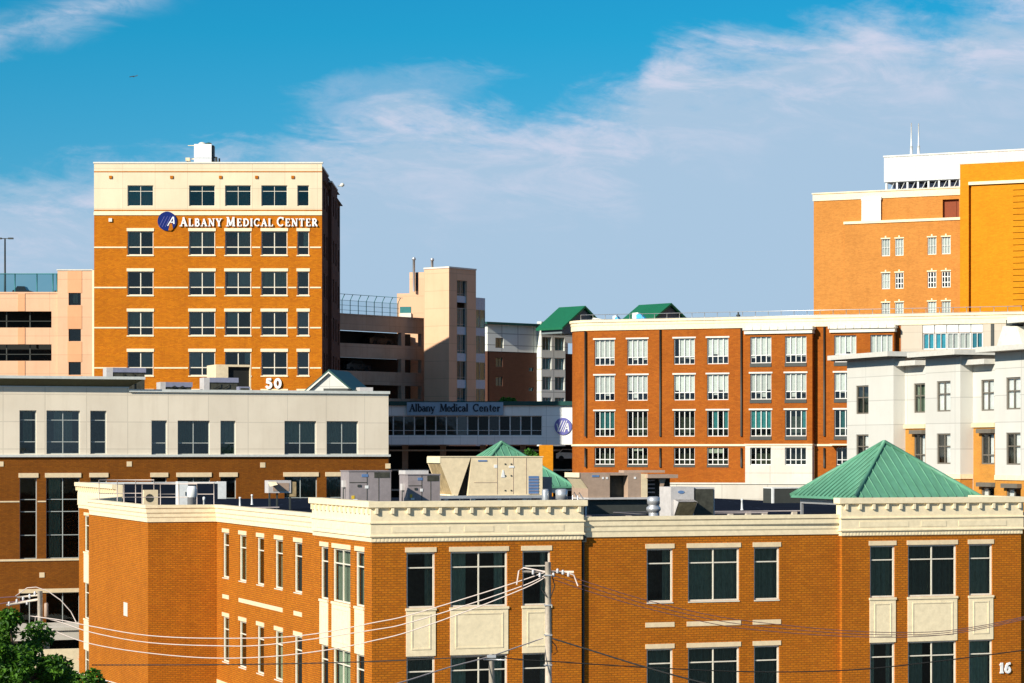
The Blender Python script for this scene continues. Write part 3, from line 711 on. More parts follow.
# large beige unit
F = Fac(471, 118, 17); t = thing('large_rooftop_unit', 'large beige rooftop unit with slanted tan intake hood and blue louver', 'air handler', F.p(0, ZR))
w_ = F.u(542.5); zt = F.z(471, 457.3); zb = F.z(471, 495.5)
U = F.u
mb = MB(); F.prism(mb, [(U(468), zb), (w_, zb), (w_, zt), (U(471.5), zt), (U(471), zt - .25)], -2.3, 0); F.box(mb, U(440), w_ + .04, zt, zt + .05, -2.33, .03); mb.build('cabinet', 'unit_beige', t)
mb = MB(); F.prism(mb, [(U(452.7), zb), (U(457.8), zb), (U(470.8), zt), (U(440), zt), (U(440), zt - .25)], -.04, 0); F.prism(mb, [(U(452.7), zb), (U(457.8), zb), (U(470.8), zt), (U(440), zt), (U(440), zt - .25)], -2.3, -2.26)
F.box(mb, U(440), U(470), zt - .04, zt - .002, -2.27, -.03); mb.build('hood', 'unit_beige', t)
mb = MB(); mb.poly([F.p(U(440) + .03, zt - .25, -.04), F.p(U(452.7) + .03, zb, -.04), F.p(U(452.7) + .03, zb, -2.26), F.p(U(440) + .03, zt - .25, -2.26)]); mb.build('filter_screen', 'mesh_tan', t)
mb = MB(); F.box(mb, U(440) - .02, U(440) + .03, zt - .27, zt, -2.31, .01); F.box(mb, U(452) - .1, U(453) + .05, zb - .02, zb + .05, -2.3, .02); build_each(mb, 'hood_rim', 'cream', t)
mb = MB(); F.prism(mb, [(U(457.8), zb), (U(468), zb), (U(470.8), zt - .06)], -2.2, -.3); mb.build('gap_shade_fill', 'black', t)  # black wedge paints the shade between hood and cabinet
mb = MB(); F.box(mb, U(528.5), U(538.5), F.z(533, 494), F.z(533, 476), 0, .02)
mb.build('louver', 'louver_blue', t)
mb = MB()
for k in range(6): zz = F.z(533, 494) + (F.z(533, 476) - F.z(533, 494)) * k / 6; F.box(mb, U(528.5), U(538.5), zz, zz + .02, .02, .04)
for q in (U(497), U(513), U(526)): F.box(mb, q, q + .02, zb + .05, zt - .03, 0, .012)
F.box(mb, U(474), U(497), zb + .6, zb + .62, 0, .013); build_each(mb, 'panel_seam', 'unit_brown', t)
mb = MB(); F.prism(mb, [(U(501), zb + .85), (U(505), zb + .85), (U(503.5), zb + 1.2), (U(502.5), zb + 1.2)], 0, .02); F.box(mb, U(494), U(497), zt - .5, zt - .35, 0, .02); F.box(mb, U(509), U(514), zt - .5, zt - .4, 0, .02); build_each(mb, 'notice', 'letter', t)
mb = MB(); F.box(mb, U(478), U(487), zt - .2, zt - .13, 0, .02); mb.build('badge', 'louver_blue', t)
mb = MB()
for q in (510, 504): 
    for zz in (zb + .2, zb + .9, zt - .35): F.box(mb, U(q + .5), U(q + .5) + .06, zz, zz + .06, 0, .03)
build_each(mb, 'latch', 'steel_dark', t)
mb = MB(); F.box(mb, U(439), w_ + .1, zb - .14, zb - .003, -2.3, .04); F.box(mb, U(439), w_ + .1, zb - .14, zb - .003, .05, .12)
for q in (445, 472, 498, 523, 540): 
    for o in (-2.1, -.1): F.box(mb, U(q), U(q) + .18, ZR, zb - .14, o - .1, o + .05)
mb.build('support_rail', 'galv', t)
# small grey box right behind it
F = Fac(543.5, 121, 20); t = thing('utility_cabinet', 'small grey cabinet at the right end of the large beige unit', 'cabinet', F.p(0, ZR))
mb = MB(); F.box(mb, 0, F.u(552), ZR + .1, F.z(545, 477), -.9, 0); mb.build('cabinet', 'unit_grey', t)
mb = MB(); F.box(mb, .1, .3, ZR + .4, ZR + .6, 0, .02); build_each(mb, 'sticker', 'yellow', t)
mb = MB(); F.box(mb, .05, .35, ZR, ZR + .1, -.8, -.1); mb.build('curb', 'steel_dark', t)
# vents
def vent(px, Y, r, pytop, label, kind=0):
    F = Fac(px, Y, 20); zt = F.z(px, pytop); h = zt - ZR; c = F.p(0, ZR)
    t = thing('roof_vent', label, 'vent', c, 'round metal vents on the near roof')
    mb = MB()
    if kind == 0: mb.lathe(c, [(r * .9, 0), (r * .9, h * .5), (r * .95, h * .5)])
    else: mb.lathe(c, [(r * .75, 0), (r * .75, h * .45)])
    mb.build('pipe', 'galv', t)
    mb = MB()
    if kind == 0: mb.lathe(c, [(r * .93, h * .48), (r, h * .5), (r, h * .93), (r * .8, h)])
    else: mb.lathe(c, [(r * .8, h * .42), (r * 1.15, h * .5), (r * 1.1, h * .6), (r * .75, h * .66), (r * .8, h * .7), (r, h * .72), (r, h * .97), (r * .6, h)])
    mb.build('cap', 'galv', t)
    return t
vent(545.3, 108, .15, 489, 'slim galvanised vent pipe with round cap beside the large beige unit')
vent(561.5, 108, .26, 489, 'wide white mushroom vent just right of the slim vent pipe', 1)
vent(653.5, 109, .28, 496.5, 'white mushroom vent in front of the open brown roof unit', 1)
def hoop(px, px1, Y, py, label):
    F = Fac(px, Y, 20); w_ = F.u(px1); zt = F.z(px, py); mb = MB()
    mb.tube([F.p(0, ZR), F.p(0, zt - .15), F.p(.08, zt), F.p(w_ - .25, zt - .12), F.p(w_, zt - .45), F.p(w_, ZR)], .025, 6)
    mb.tube([F.p(0, ZR, -.6), F.p(0, zt - .15, -.6), F.p(.08, zt, -.6), F.p(w_ - .25, zt - .12, -.6), F.p(w_, zt - .45, -.6), F.p(w_, ZR, -.6)], .025, 6)
    return tag(mb.build('ladder_rail', 'galv'), label, 'rail')
hoop(577.5, 586, 109, 492.5, 'curved metal roof ladder rail at the right end of the raised cornice')

# brown open unit
F = Fac(588, 124, 20); U = F.u; t = thing('open_rooftop_unit', 'pinkish brown rooftop unit with cream hood and an open dark bay', 'air handler', F.p(0, ZR))
zt = F.z(600, 473); zb = F.z(600, 497.5); D = 2.2
mb = MB(); F.box(mb, U(588), U(609.8), zb, zt, -D, 0); F.box(mb, U(628), U(641), zb, zt, -D, 0); F.box(mb, U(609.8), U(628), zt - .12, zt, -D, -.01); F.box(mb, U(609.8), U(628), zb, zt - .12, -D, -.9); mb.build('cabinet', 'unit_brown', t)
mb = MB(); F.box(mb, U(609.8) + .002, U(628) - .002, zb + .01, zt - .12, -.95, -.6); mb.build('coil', 'mesh_dark', t)
mb = MB(); F.box(mb, U(641.2), U(647.3), zb, zt - .05, -D, .02); mb.build('door', 'unit_beige', t)
mb = MB(); F.box(mb, U(646), U(676), F.z(660, 478), F.z(660, 474.5), -D, .25); F.prism(mb, [(U(661), F.z(660, 488)), (U(663), F.z(660, 488)), (U(666), F.z(660, 478)), (U(659), F.z(660, 478))], -.1, 0)
F.box(mb, U(631), U(672), zt, zt + .12, -1.6, -.9); mb.build('canopy', 'unit_brown', t)
mb = MB(); F.box(mb, U(647.5), U(674), zb, F.z(660, 478) - .003, -D + .1, -.5); mb.build('open_bay', 'black', t)
mb = MB()
for k in range(5): zz = zb + .2 + k * .2; F.box(mb, U(648), U(658), zz, zz + .07, -.5, -.4)
mb.build('louver', 'unit_grey', t)
mb = MB(); q = [(U(588), zb + .45), (U(588), zt), (U(570) + .5, zt), (U(570) + .5, zt - .2)]
F.prism(mb, q, -.05, 0); mb.build('hood_side', 'unit_brown', t); mb = MB(); F.prism(mb, q, -1.9, -1.85); mb.build('hood_side', 'unit_brown', t)
mb = MB(); mb.poly([F.p(U(570) + .5, zt - .2, .02), F.p(U(588), zb + .45, .02), F.p(U(588), zb + .45, -1.9), F.p(U(570) + .5, zt - .2, -1.9)]); F.box(mb, U(570) + .46, U(570) + .5, zt - .22, zt + .02, -1.92, .03); mb.build('hood', 'cream', t)
mb = MB(); F.box(mb, U(588), U(676), zb - .1, zb - .003, -D, .06); mb.build('base_rail', 'unit_pale', t); mb = MB(); F.box(mb, U(590), U(674), ZR, zb - .1, -D + .2, -.2); mb.build('curb', 'steel_dark', t)
mb = MB(); F.box(mb, U(592), U(599), zt - .2, zt - .1, 0, .02); mb.build('badge', 'louver_blue', t)
mb = MB(); 
for q in (606, 602, 634): F.box(mb, U(q), U(q) + .1, zt - .3, zt - .2, 0, .02)
build_each(mb, 'notice', 'letter', t)

# small packaged unit with a blue badge
F = Fac(671, 112, 20); U = F.u; t = thing('small_rooftop_unit', 'small white rooftop unit with oval blue badge and dark side coil', 'air conditioner', F.p(0, ZR))
zt = F.z(671, 486.5); zb = ZR + .12
mb = MB(); F.box(mb, 0, U(694), zb, zt - .02, -1.3, 0); F.box(mb, U(694), U(715.5), zb, zt - .05, -1.3, -.1); mb.build('cabinet', 'unit_pale', t)
mb = MB(); F.box(mb, U(694.5), U(714), zb + .06, zt - .12, -.1, -.05); mb.build('coil', 'mesh_dark', t)
mb = MB(); F.prism(mb, [(U(674), zb + .1), (U(674), zt - .6), (U(694), zt - .6), (U(694), zb + .1)][::-1], 0, .01); 
P = F.p; a, b, c, e = U(674), U(693), zt - .58, zb + .15
mb.poly([P(a, c, .01), P(b, c, .01), P(b, c - .1, .5), P(a, c - .1, .5)]); mb.poly([P(a, c - .1, .5), P(b, c - .1, .5), P(b, c, .01), P(a, c, .01)][::1])
mb.poly([P(a, c, .01), P(a, c - .1, .5), P(a, e, .02)]); mb.poly([P(b, c, .01), P(b, e, .02), P(b, c - .1, .5)]); mb.build('hood', 'unit_pale', t)
mb = MB(); mb.poly([P(a + .03, c - .12, .48), P(a + .03, e, .03), P(b - .03, e, .03), P(b - .03, c - .12, .48)]); mb.build('hood_screen', 'mesh_tan', t)
mb = MB(); F.prism(mb, [(U(681) + .16 * math.cos(R(k * 30)) , zt - .25 + .07 * math.sin(R(k * 30))) for k in range(12)], 0, .02); mb.build('badge', 'louver_blue', t)
mb = MB(); F.box(mb, .1, U(715), ZR, zb, -1.2, -.2); mb.build('curb', 'steel_dark', t)

# boxed roof hatch at the rear
F = Fac(774, 150, 20); t = thing('roof_hatch', 'black roof enclosure with white end post behind the right green pyramid roof', 'hatch', F.p(0, ZR))
mb = MB(); F.box(mb, 0, F.u(806), ZR, F.z(780, 488.5), -1.5, 0); mb.build('enclosure', 'steel_dark', t)
mb = MB(); F.box(mb, -.12, 0, ZR, F.z(780, 487.5), -.12, .03); F.box(mb, 0, F.u(806), F.z(780, 488.5), F.z(780, 487.7), -1.5, .03); mb.build('trim', 'steel_white', t)

# pipes, drains and small vents over the membrane
F = Fac(590, 112, 20); t = thing('roof_pipe_run', 'thin pale pipe run on small blocks crossing the near roof behind the mushroom vent', 'pipe', F.p(0, ZR))
m_ = MB(); m_.tube([F.p(.5, ZR + .2, -3), F.p(4, ZR + .2, -3), F.p(4, ZR + .2, -7), F.p(14, ZR + .2, -7)], .03, 6); m_.build('pipe', 'unit_grey', t)
for q in (1, 3, 6, 8.5, 11, 13.5):
    o_ = -3 if q < 4 else -7; m_ = MB(); F.box(m_, q, q + .25, ZR + .002, ZR + .16, o_ - .1, o_ + .1); m_.build('block', 'wood_pole', t)
F = Fac(727, 118, 20); t = thing('roof_pipe_run', 'thin pale pipe run left of the right green pyramid roof', 'pipe', F.p(0, ZR))
m_ = MB(); m_.tube([F.p(-3, ZR + .2, -1), F.p(2.6, ZR + .2, -1)], .03, 6); m_.build('pipe', 'unit_grey', t)
for q in (-1.5, .5, 2.3): m_ = MB(); F.box(m_, q, q + .25, ZR + .002, ZR + .16, -1.1, -.9); m_.build('block', 'wood_pole', t)
for px_, Y_, lab in ((742, 133, 'short white vent stack on the open roof between the small white unit and the hatch'), (240, 138, 'short white vent stack on the left roof between the drum and the pinkish unit'), (252, 146, 'short white vent stack farther back beside the pinkish roof unit')):
    F = Fac(px_, Y_, 20); m_ = MB(); m_.lathe(F.p(0, ZR), [(.09, 0), (.06, .06), (.05, .5), (.07, .52), (.06, .6)], 10); tag(m_.build('vent_stack', 'steel_white'), lab, 'vent')
F = Fac(300, 125, 20); t = thing('roof_pipe_run', 'thin pale pipe run on the left roof in front of the pinkish unit', 'pipe', F.p(0, ZR))
m_ = MB(); m_.tube([F.p(-5, ZR + .2, -6), F.p(.5, ZR + .2, -6)], .03, 6); m_.build('pipe', 'unit_grey', t)
for q in (-4.5, -2.5, -.5): m_ = MB(); F.box(m_, q, q + .25, ZR + .002, ZR + .16, -6.1, -5.9); m_.build('block', 'wood_pole', t)

# green pyramid roofs
def pyramid(pxf, Y, zeave, W, Hh, label):
    F = Fac(pxf, Y, 20); t = thing('roof_pavilion', label, 'pavilion', F.p(W / 2, ZR, -W / 2), 'green pyramid roof pavilions')
    th = .1; c = [(0, 0), (W, 0), (W, -W), (0, -W)]; P = F.p; ap = (W / 2, -W / 2)
    mb = MB()
    for i in range(4):
        (a, oa), (b, ob) = c[i], c[(i + 1) % 4]
        mb.poly([P(a, zeave, oa), P(b, zeave, ob), P(ap[0], zeave + Hh, ap[1])])
        mb.poly([P(a, zeave - th, oa), P(b, zeave - th, ob), P(b, zeave, ob), P(a, zeave, oa)])
    mb.poly([P(*(lambda q: (q[0], zeave - th, q[1]))(q)) for q in reversed(c)])
    mb.build('roof', 'green_roof', t)
    mb = MB(); n = 15
    for i in range(4):
        (a, oa), (b, ob) = c[i], c[(i + 1) % 4]
        for k in range(1, n):
            f = k / n; g = 1 - abs(2 * f - 1)      # height reached at the hip
            s0 = Vector(P(a + (b - a) * f, zeave, oa + (ob - oa) * f)); mid = Vector(P((a + b) / 2, zeave, (oa + ob) / 2)); apx = Vector(P(ap[0], zeave + Hh, ap[1]))
            s1 = s0 + (apx - mid) * g
            mb.tube([s0 + Vector((0, 0, .03)), s1 + Vector((0, 0, .03))], .035, 4, 0, True)
    mb.build('standing_seams', 'green_roof', t)
    mb = MB()
    for q in c: mb.tube([P(q[0], zeave + .02, q[1]), P(ap[0], zeave + Hh + .04, ap[1])], .1, 6)
    mb.build('hip_cap', 'green_roof', t)
    mb = MB(); i = .35
    F.box(mb, i, W - i, zeave - .38, zeave - th - .003, -i - .12, -i); F.box(mb, i, W - i, zeave - .38, zeave - th - .003, -W + i, -W + i + .12)
    F.box(mb, i, i + .12, zeave - .38, zeave - th - .003, -W + i + .12, -i - .12); F.box(mb, W - i - .12, W - i, zeave - .38, zeave - th - .003, -W + i + .12, -i - .12); mb.build('beam', 'galv', t)
    for q in ((i, -i), (W - i - .12, -i), (W - i - .12, -W + i + .12), (i, -W + i + .12)):
        mb = MB(); F.box(mb, q[0], q[0] + .12, ZR, zeave - .38, q[1] - .12, q[1]); mb.build('post', 'galv', t)
    return t
pyramid(855, 117.2, (HZ - 498) / FOC * 117.2, 6.75, 2.62, 'pale green metal pyramid roof on the right end of the near building')
pyramid(467, 147, (HZ - 487) / FOC * 147, 6.75, 2.62, 'pale green metal pyramid roof peeking out behind the large beige rooftop unit')

# left rear roof: railing, boxes
F = Fac(99, 141, 4); U = F.u
mb = MB()
t = thing('roof_railing', 'pale pipe guard railing at the left end of the near roof', 'railing', F.p(0, ZR))
def rail(F, ua, ub_, n, zt, o=0, mid=True, r=.028, mt='wire_pale', z0=None):
    z0 = ZR if z0 is None else z0
    for i in range(n + 1):
        u = ua + (ub_ - ua) * i / n; m_ = MB(); m_.tube([F.p(u, z0, o), F.p(u, zt, o)], r); m_.build('post', mt, t)
    m_ = MB(); m_.tube([F.p(ua, zt, o), F.p(ub_, zt, o)], r)
    if mid: m_.tube([F.p(ua, (zt + z0) / 2, o), F.p(ub_, (zt + z0) / 2, o)], r * .8)
    m_.build('rail', mt, t)
zt = F.z(120, 480)
rail(F, 0, U(154), 3, zt); 
F2 = Fac(124, 132, 4); rail(F2, 0, F2.u(197), 4, F2.z(124, 484))
F2 = Fac(154, 144, 4); rail(F2, 0, F2.u(214), 2, F2.z(160, 483))
F = Fac(144, 134, 20); t = thing('condenser_unit', 'small pale condenser with dark fan, behind the left roof railing', 'condenser', F.p(0, ZR))
mb = MB(); F.box(mb, 0, F.u(158), ZR + .1, F.z(150, 490), -.6, 0); mb.build('cabinet', 'unit_beige', t)
mb = MB(); uc, zc = F.u(149.5), ZR + .62; F.prism(mb, [(uc + .22 * math.cos(R(k * 30)), zc + .22 * math.sin(R(k * 30))) for k in range(12)], 0, .02); mb.build('fan', 'mesh_dark', t)
mb = MB(); F.box(mb, .05, .6, ZR, ZR + .1, -.5, -.1); build_each(mb, 'foot', 'steel_dark', t)
F = Fac(178, 137, 20); t = thing('roof_cabinet', 'tall white cabinet beside the silver drum on the near roof', 'cabinet', F.p(0, ZR))
mb = MB(); F.box(mb, 0, F.u(188), ZR + .05, F.z(183, 481.5), -.6, 0); mb.build('body', 'steel_white', t)
mb = MB(); F.box(mb, .03, .05, ZR + .15, F.z(183, 483), 0, .012); F.box(mb, .4, .44, ZR + .7, ZR + .9, 0, .03); mb.build('door_trim', 'steel_dark', t)
F = Fac(192, 131, 20); c = F.p(0, ZR); h = F.z(192, 486) - ZR
t = thing('metal_drum', 'silver drum shaped vent in front of the white roof cabinet', 'vent', c)
mb = MB(); mb.lathe(c, [(.2, 0), (.2, .18), (.24, .2), (.24, h * .55), (.26, h * .56)]); mb.build('drum', 'galv', t)
mb = MB(); mb.lathe(c, [(.24, h * .55), (.26, h * .57), (.26, h * .85), (.2, h)]); mb.build('cap', 'steel_white', t)
F = Fac(204, 131, 20); c = F.p(0, ZR); mb = MB(); mb.lathe(c, [(.05, 0), (.05, .55), (.07, .56), (.07, .72), (.03, .75)]); tag(mb.build('vent_pipe', 'steel_white'), 'thin white vent pipe right of the silver drum', 'pipe')
F = Fac(268.5, 133, 20); U = F.u; t = thing('pink_rooftop_unit', 'pinkish small roof unit on legs behind the left face cornice', 'air conditioner', F.p(0, ZR))
zb = F.z(275, 493); mb = MB(); F.box(mb, 0, U(291), zb, F.z(275, 480.5), -.8, 0); mb.build('cabinet', 'unit_pale', t)
mb = MB(); F.box(mb, U(273), U(289), zb + .1, F.z(275, 483), 0, .02); mb.build('panel', 'unit_brown', t)
mb = MB(); F.box(mb, U(290), U(296.5), zb - .2, F.z(275, 482), -.7, -.05); mb.build('coil', 'mesh_tan', t)
for q in (269.5, 277, 290):
    mb = MB(); F.box(mb, U(q), U(q) + .08, ZR, zb, -.2, -.1); mb.build('leg', 'steel_dark', t)
mb = MB(); P = F.p; mb.poly([P(U(268), zb + .6, .02), P(U(276), zb + .6, .02), P(U(276), zb + .45, .4), P(U(268), zb + .35, .4)]); mb.build('hood', 'cream', t)
# ================================================================== brown and beige building, left
F = Fac(80, 175, 20); LB = thing('clinic_building', 'three storey building at left, beige panels above brown brick', 'building', F.p(0, GZ))
U, Z = F.u, F.z
ul, ur = U(-60), U(388.5)
zc = Z(100, 391.5) + .02; zc2 = Z(260, 393); zbeige = Z(250, 456.5); ztop = zc2
def W1(l): return [(U(a), U(b)) for a, b in l]
topw = W1([(19.5, 36.5), (46.5, 80), (90.3, 106.5), (151.5, 167), (177.7, 209.8), (220.5, 235.6), (284.5, 316.3), (326.7, 358.2)])
ta0, ta1 = Z(60, 454), Z(60, 410.5); tb0, tb1 = Z(250, 454.5), Z(250, 420.8)
hol = [(a, b, ta0, ta1) for a, b in topw[:3]] + [(a, b, tb0, tb1) for a, b in topw[3:]]
mb = MB(); F.wall(mb, ul, ur, zbeige, ztop, hol, 0, .3)
F.box(mb, ul, ur - .05, ztop - .3, ztop + .001, -.5, -.35)
mb.poly([F.p(ur, zbeige, 0), F.p(ur, zbeige, -25), F.p(ur, ztop, -25), F.p(ur, ztop, 0)])
mb.build('upper_wall', 'left_panel', LB)
for i, (a, b) in enumerate(topw):
    first = i < 3; dbl = b - a > 1.6
    hd = (.22, .72) if first else (.66,)
    fl = ['curtain', 'curtain', 'room', 'room', 'curtain', 'curtain', 'curtain', 'curtain'][i]
    z0, z1 = (ta0, ta1) if first else (tb0, tb1)
    sp = [(.25, .8, .72), ] if first else [(0, 1, .68)]
    window(LB, F, a, b, z0, z1, 0, .3, .06, (.5,) if dbl else (), hd, 'frame_grey', 'glass', fl, sp, 1.2)
lw = W1([(-40, -6), (19.8, 37.2), (46.2, 80), (90.5, 107.2), (151.5, 167), (177.5, 210.5), (220.5, 236.5), (284.5, 317.5), (326.5, 359)])
r2 = (Z(60, 558.5), Z(60, 477.5)); r3 = (Z(60, 625.5), Z(60, 592.5))
lw3 = W1([(-40, -6), (19.8, 40), (46.2, 80), (92, 125)])
hol = [(a, b, *r2) for a, b in lw] + [(a, b, *r3) for a, b in lw3]
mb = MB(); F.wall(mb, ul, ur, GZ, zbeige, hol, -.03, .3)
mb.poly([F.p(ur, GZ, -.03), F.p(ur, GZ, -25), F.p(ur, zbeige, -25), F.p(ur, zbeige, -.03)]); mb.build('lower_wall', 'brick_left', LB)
for i, (a, b) in enumerate(lw):
    dbl = b - a > 1.6
    window(LB, F, a, b, *r2, -.03, .3, .06, (.5,) if dbl else (), (.27, .42, .71), 'frame_grey', 'glass', 'curtain' if i in (2, 7, 8) else 'room', [(.1, .45, 1)] if i == 2 else [(0, 1, 1)], 1.2)
    piece(LB, 'lintel', 'lintel', F, a - .08, b + .08, r2[1] + .004, Z(60, 473), -.1, .04)
for i, (a, b) in enumerate(lw3):
    window(LB, F, a, b, *r3, -.03, .3, .06, (.5,), (), 'frame_grey', 'glass', 'room', None, 1.2)
piece(LB, 'lintel', 'lintel', F, U(19), U(130), r3[1] + .004, Z(60, 588.5), -.1, .04)
piece(LB, 'belt_course', 'coping_grey', F, ul, ur + .12, zbeige - .02, zbeige + .14, -.2, .14)
piece(LB, 'belt_course', 'lintel', F, ul, ur, Z(60, 560.6), r2[0] - .004, -.1, .03)
def seg(a, b, y0, y1, mt='lintel', n='stone_band'): piece(LB, n, mt, F, U(a), U(b), Z(60, y1), Z(60, y0), -.1, .005)
seg(-5, 19.5, 500.6, 502); seg(37.6, 46, 500.6, 502); seg(80.5, 90, 500.6, 502); seg(-5, 10, 617, 618.3)
for x, y in ((42, 575), (129.3, 464), (262.8, 465), (1, 464), (388, 466)):
    piece(LB, 'stone_block', 'lintel', F, U(x - 2.5), U(x + 2.5), Z(x, y + 2.5), Z(x, y - 2.5), -.1, .005)
# parapet copings
mb = MB(); F.box(mb, U(129), ur + .08, zc2, zc2 + .2, -.5, .14); F.box(mb, ur - .3, ur + .1, zc2, zc2 + .19, -25, -.5); mb.build('coping', 'coping_grey', LB)
ux = U(129); ux2 = U(141.5); zr = Z(100, 388); zt2 = Z(100, 379.5)
mb = MB(); F.box(mb, ul, ux, ztop - .002, zr + .02, -.4, .001); mb.build('parapet', 'left_panel', LB); mb = MB(); F.box(mb, ul, ux, zr + .02, zr + .1, -.4, .06); mb.build('coping', 'coping_grey', LB)
mb = MB()
A = [F.p(ul, zr + .1, .0), F.p(ux, zr + .1, .0), F.p(ux, zr + .1, -9), F.p(ul, zr + .1, -9)]
B = [F.p(ul, zt2, .75), F.p(ux2, zt2, .75), F.p(ux2, zt2, -9), F.p(ul, zt2, -9)]
mb.hexa(A + B); mb.build('flared_eave', 'olive', LB)
mb = MB(); F.box(mb, ul, ux2 + .1, zt2 + .002, zt2 + .2, -9.1, .85); mb.build('eave_edge', 'coping_grey', LB)
mb = MB(); mb.poly([F.p(ul, ztop - .3, -.35), F.p(ur, ztop - .3, -.35), F.p(ur, ztop - .3, -25), F.p(ul, ztop - .3, -25)]); mb.build('roof', 'roof_grey', LB)
mb = MB(); mb.poly([F.p(ur, GZ, -25), F.p(ul, GZ, -25), F.p(ul, ztop, -25), F.p(ur, ztop, -25)]); mb.build('rear_wall', 'brick_left', LB)
zr0 = ztop - .3
# rooftop equipment of that building
G4 = 'dark rooftop machines on the beige building'
def condenser(px, px1, pyt, o, label, legs=True):
    mbx = Fac(px, 175 + 8, 20); FF = Fac(px, F.dep(px) + o, 20); w_ = FF.u(px1); zt = FF.z(px, pyt)
    t = thing('rooftop_condenser', label, 'condenser', FF.p(0, zr0), G4)
    m = MB(); FF.box(m, 0, w_ * .16, zr0 + .3, zt, -1.4, .0); m.build('end_panel', 'unit_pale', t)
    m = MB(); FF.box(m, w_ * .16, w_, zt - .35, zt, -1.4, .02); m.build('fan_hood', 'unit_blue', t)
    m = MB(); FF.box(m, w_ * .16, w_ * .97, zr0 + .3, zt - .35, -1.3, -.05); m.build('coil', 'mesh_dark', t)
    m = MB()
    for q in (.1, .5, .9):
        FF.box(m, w_ * q, w_ * q + .1, zr0, zr0 + .3, -.2, -.1)
    build_each(m, 'feet', 'steel_dark', t)
    m = MB()
    for q in (.3, .55): m.tube([FF.p(w_ * q, zr0 + .3, .06), FF.p(w_ * q, zr0 + .7, .06), FF.p(w_ * q + .35, zr0 + .85, .06), FF.p(w_ * q + .35, zt - .4, .06)], .04)
    m.build('pipework', 'steel_dark', t)
    return t
condenser(106.5, 146, 367.5, 12, 'dark machine with pale end, leftmost on the roof edge of the beige building')
condenser(160.5, 192.5, 382, 4, 'low blue grey rooftop machine, second from the left on the beige building')
condenser(204, 238.5, 377.5, 4, 'blue grey rooftop machine with pipes in front of the big open box')
FF = Fac(222.5, F.dep(222) + 9, 20); zt = FF.z(222, 364.5); t = thing('rooftop_plenum', 'tall box with beige side and black open front on the beige building', 'air handler', FF.p(0, zr0))
w_ = FF.u(251); m = MB(); FF.box(m, -.5, w_ * .2, zr0, zt, -3, 0); FF.box(m, w_ * .2, w_, zt - .16, zt, -3, 0); FF.box(m, w_ - .08, w_, zr0, zt - .16, -3, 0); m.build('casing', 'unit_beige', t)
m = MB(); FF.box(m, w_ * .2, w_ - .08, zr0, zt - .16, -3, -.25); m.build('open_front', 'black', t)
FF = Fac(239, F.dep(239) + 3, 20); t = thing('small_rooftop_machine', 'low dark machine right of the piped blue grey one', 'condenser', FF.p(0, zr0), G4)
w_ = FF.u(250); m = MB(); FF.box(m, 0, w_, zr0 + .25, FF.z(239, 386.5), -.8, 0); m.build('cabinet', 'unit_blue', t); m = MB(); FF.box(m, .1, w_ - .1, zr0 + .3, FF.z(239, 388), 0, .02); m.build('coil', 'mesh_dark', t)
m = MB(); FF.box(m, .1, w_ - .1, zr0, zr0 + .25, -.7, -.1); m.build('curb', 'steel_dark', t)
# white gable
FF = Fac(306, F.dep(306) + 6, -12); t = thing('gabled_penthouse', 'white gabled roof house with dark roof on the beige building', 'penthouse', FF.p(0, zr0))
a, b, c = FF.u(306), FF.u(329.5), FF.u(353); z0, z1 = FF.z(306, 392), FF.z(329, 371.5)
m = MB(); FF.prism(m, [(a + .2, zr0), (c - .2, zr0), (c - .2, z0), (b, z1), (a + .2, z0)], -5, 0); m.build('gable_wall', 'white_panel', t)
m = MB(); th = .16
FF.prism(m, [(a - .1, z0 - .1), (b, z1), (b, z1 + th), (a - .2, z0 - .0)], -5.2, .2); FF.prism(m, [(b, z1), (c + .1, z0 - .1), (c + .2, z0), (b, z1 + th)], -5.2, .25); m.build('roof', 'cap_green', t)
m = MB(); FF.prism(m, [(a - .1, z0 - .22), (b, z1 - .12), (b, z1 - .01), (a - .2, z0 - .12)], .2, .28); FF.prism(m, [(b, z1 - .12), (c + .1, z0 - .22), (c + .2, z0 - .12), (b, z1 - .01)], .2, .28); m.build('bargeboard', 'white', t)
m = MB(); FF.box(m, FF.u(328), FF.u(352), zr0, FF.z(340, 388.8), 0.3, 1.2); m.build('dark_duct', 'steel_dark', t)
FF = Fac(360, F.dep(360) + 4, 20); t = thing('flat_roof_box', 'small flat grey box at the right end of the beige building roof', 'roof box', FF.p(0, zr0))
m = MB(); FF.box(m, 0, FF.u(373), FF.z(360, 391.8), FF.z(360, 387.3), -1, 0); m.build('lid', 'unit_pale', t); m = MB(); FF.box(m, .1, .8, zr0, FF.z(360, 391.8), -.9, -.1); m.build('curb', 'steel_dark', t)

# canopy and low wall with red letters, lower left
FC = Fac(60, 168, 20); t = thing('entrance_canopy', 'pale concrete canopy band under the brown building windows at lower left', 'canopy', FC.p(0, GZ))
z0, z1 = FC.z(60, 640), FC.z(60, 627.5)
m = MB(); FC.box(m, FC.u(-50), FC.u(95), FC.z(60, 652), z0 - .01, -4.5, -2); m.build('canopy_shade_box', 'black', t)  # black box paints the shade under the canopy
m = MB(); FC.box(m, FC.u(-50), FC.u(96), z0, z1 - .2, -5, 0); FC.box(m, FC.u(-50), FC.u(97), z1 - .2, z1, -5, .12); m.build('fascia', 'concrete', t)
for x in (-30, 12, 44, 90):
    m = MB(); FC.box(m, FC.u(x), FC.u(x) + .5, GZ, z0, -1.2, -.7); m.build('column', 'concrete', t)
FS = Fac(60, 166, 20); t = thing('sign_wall', 'cream low wall with red capital letters behind the leafy tree', 'wall', FS.p(0, GZ))
m = MB(); FS.box(m, FS.u(-50), FS.u(99), GZ, FS.z(60, 649.3), -.4, 0); m.build('wall', 'cream', t)
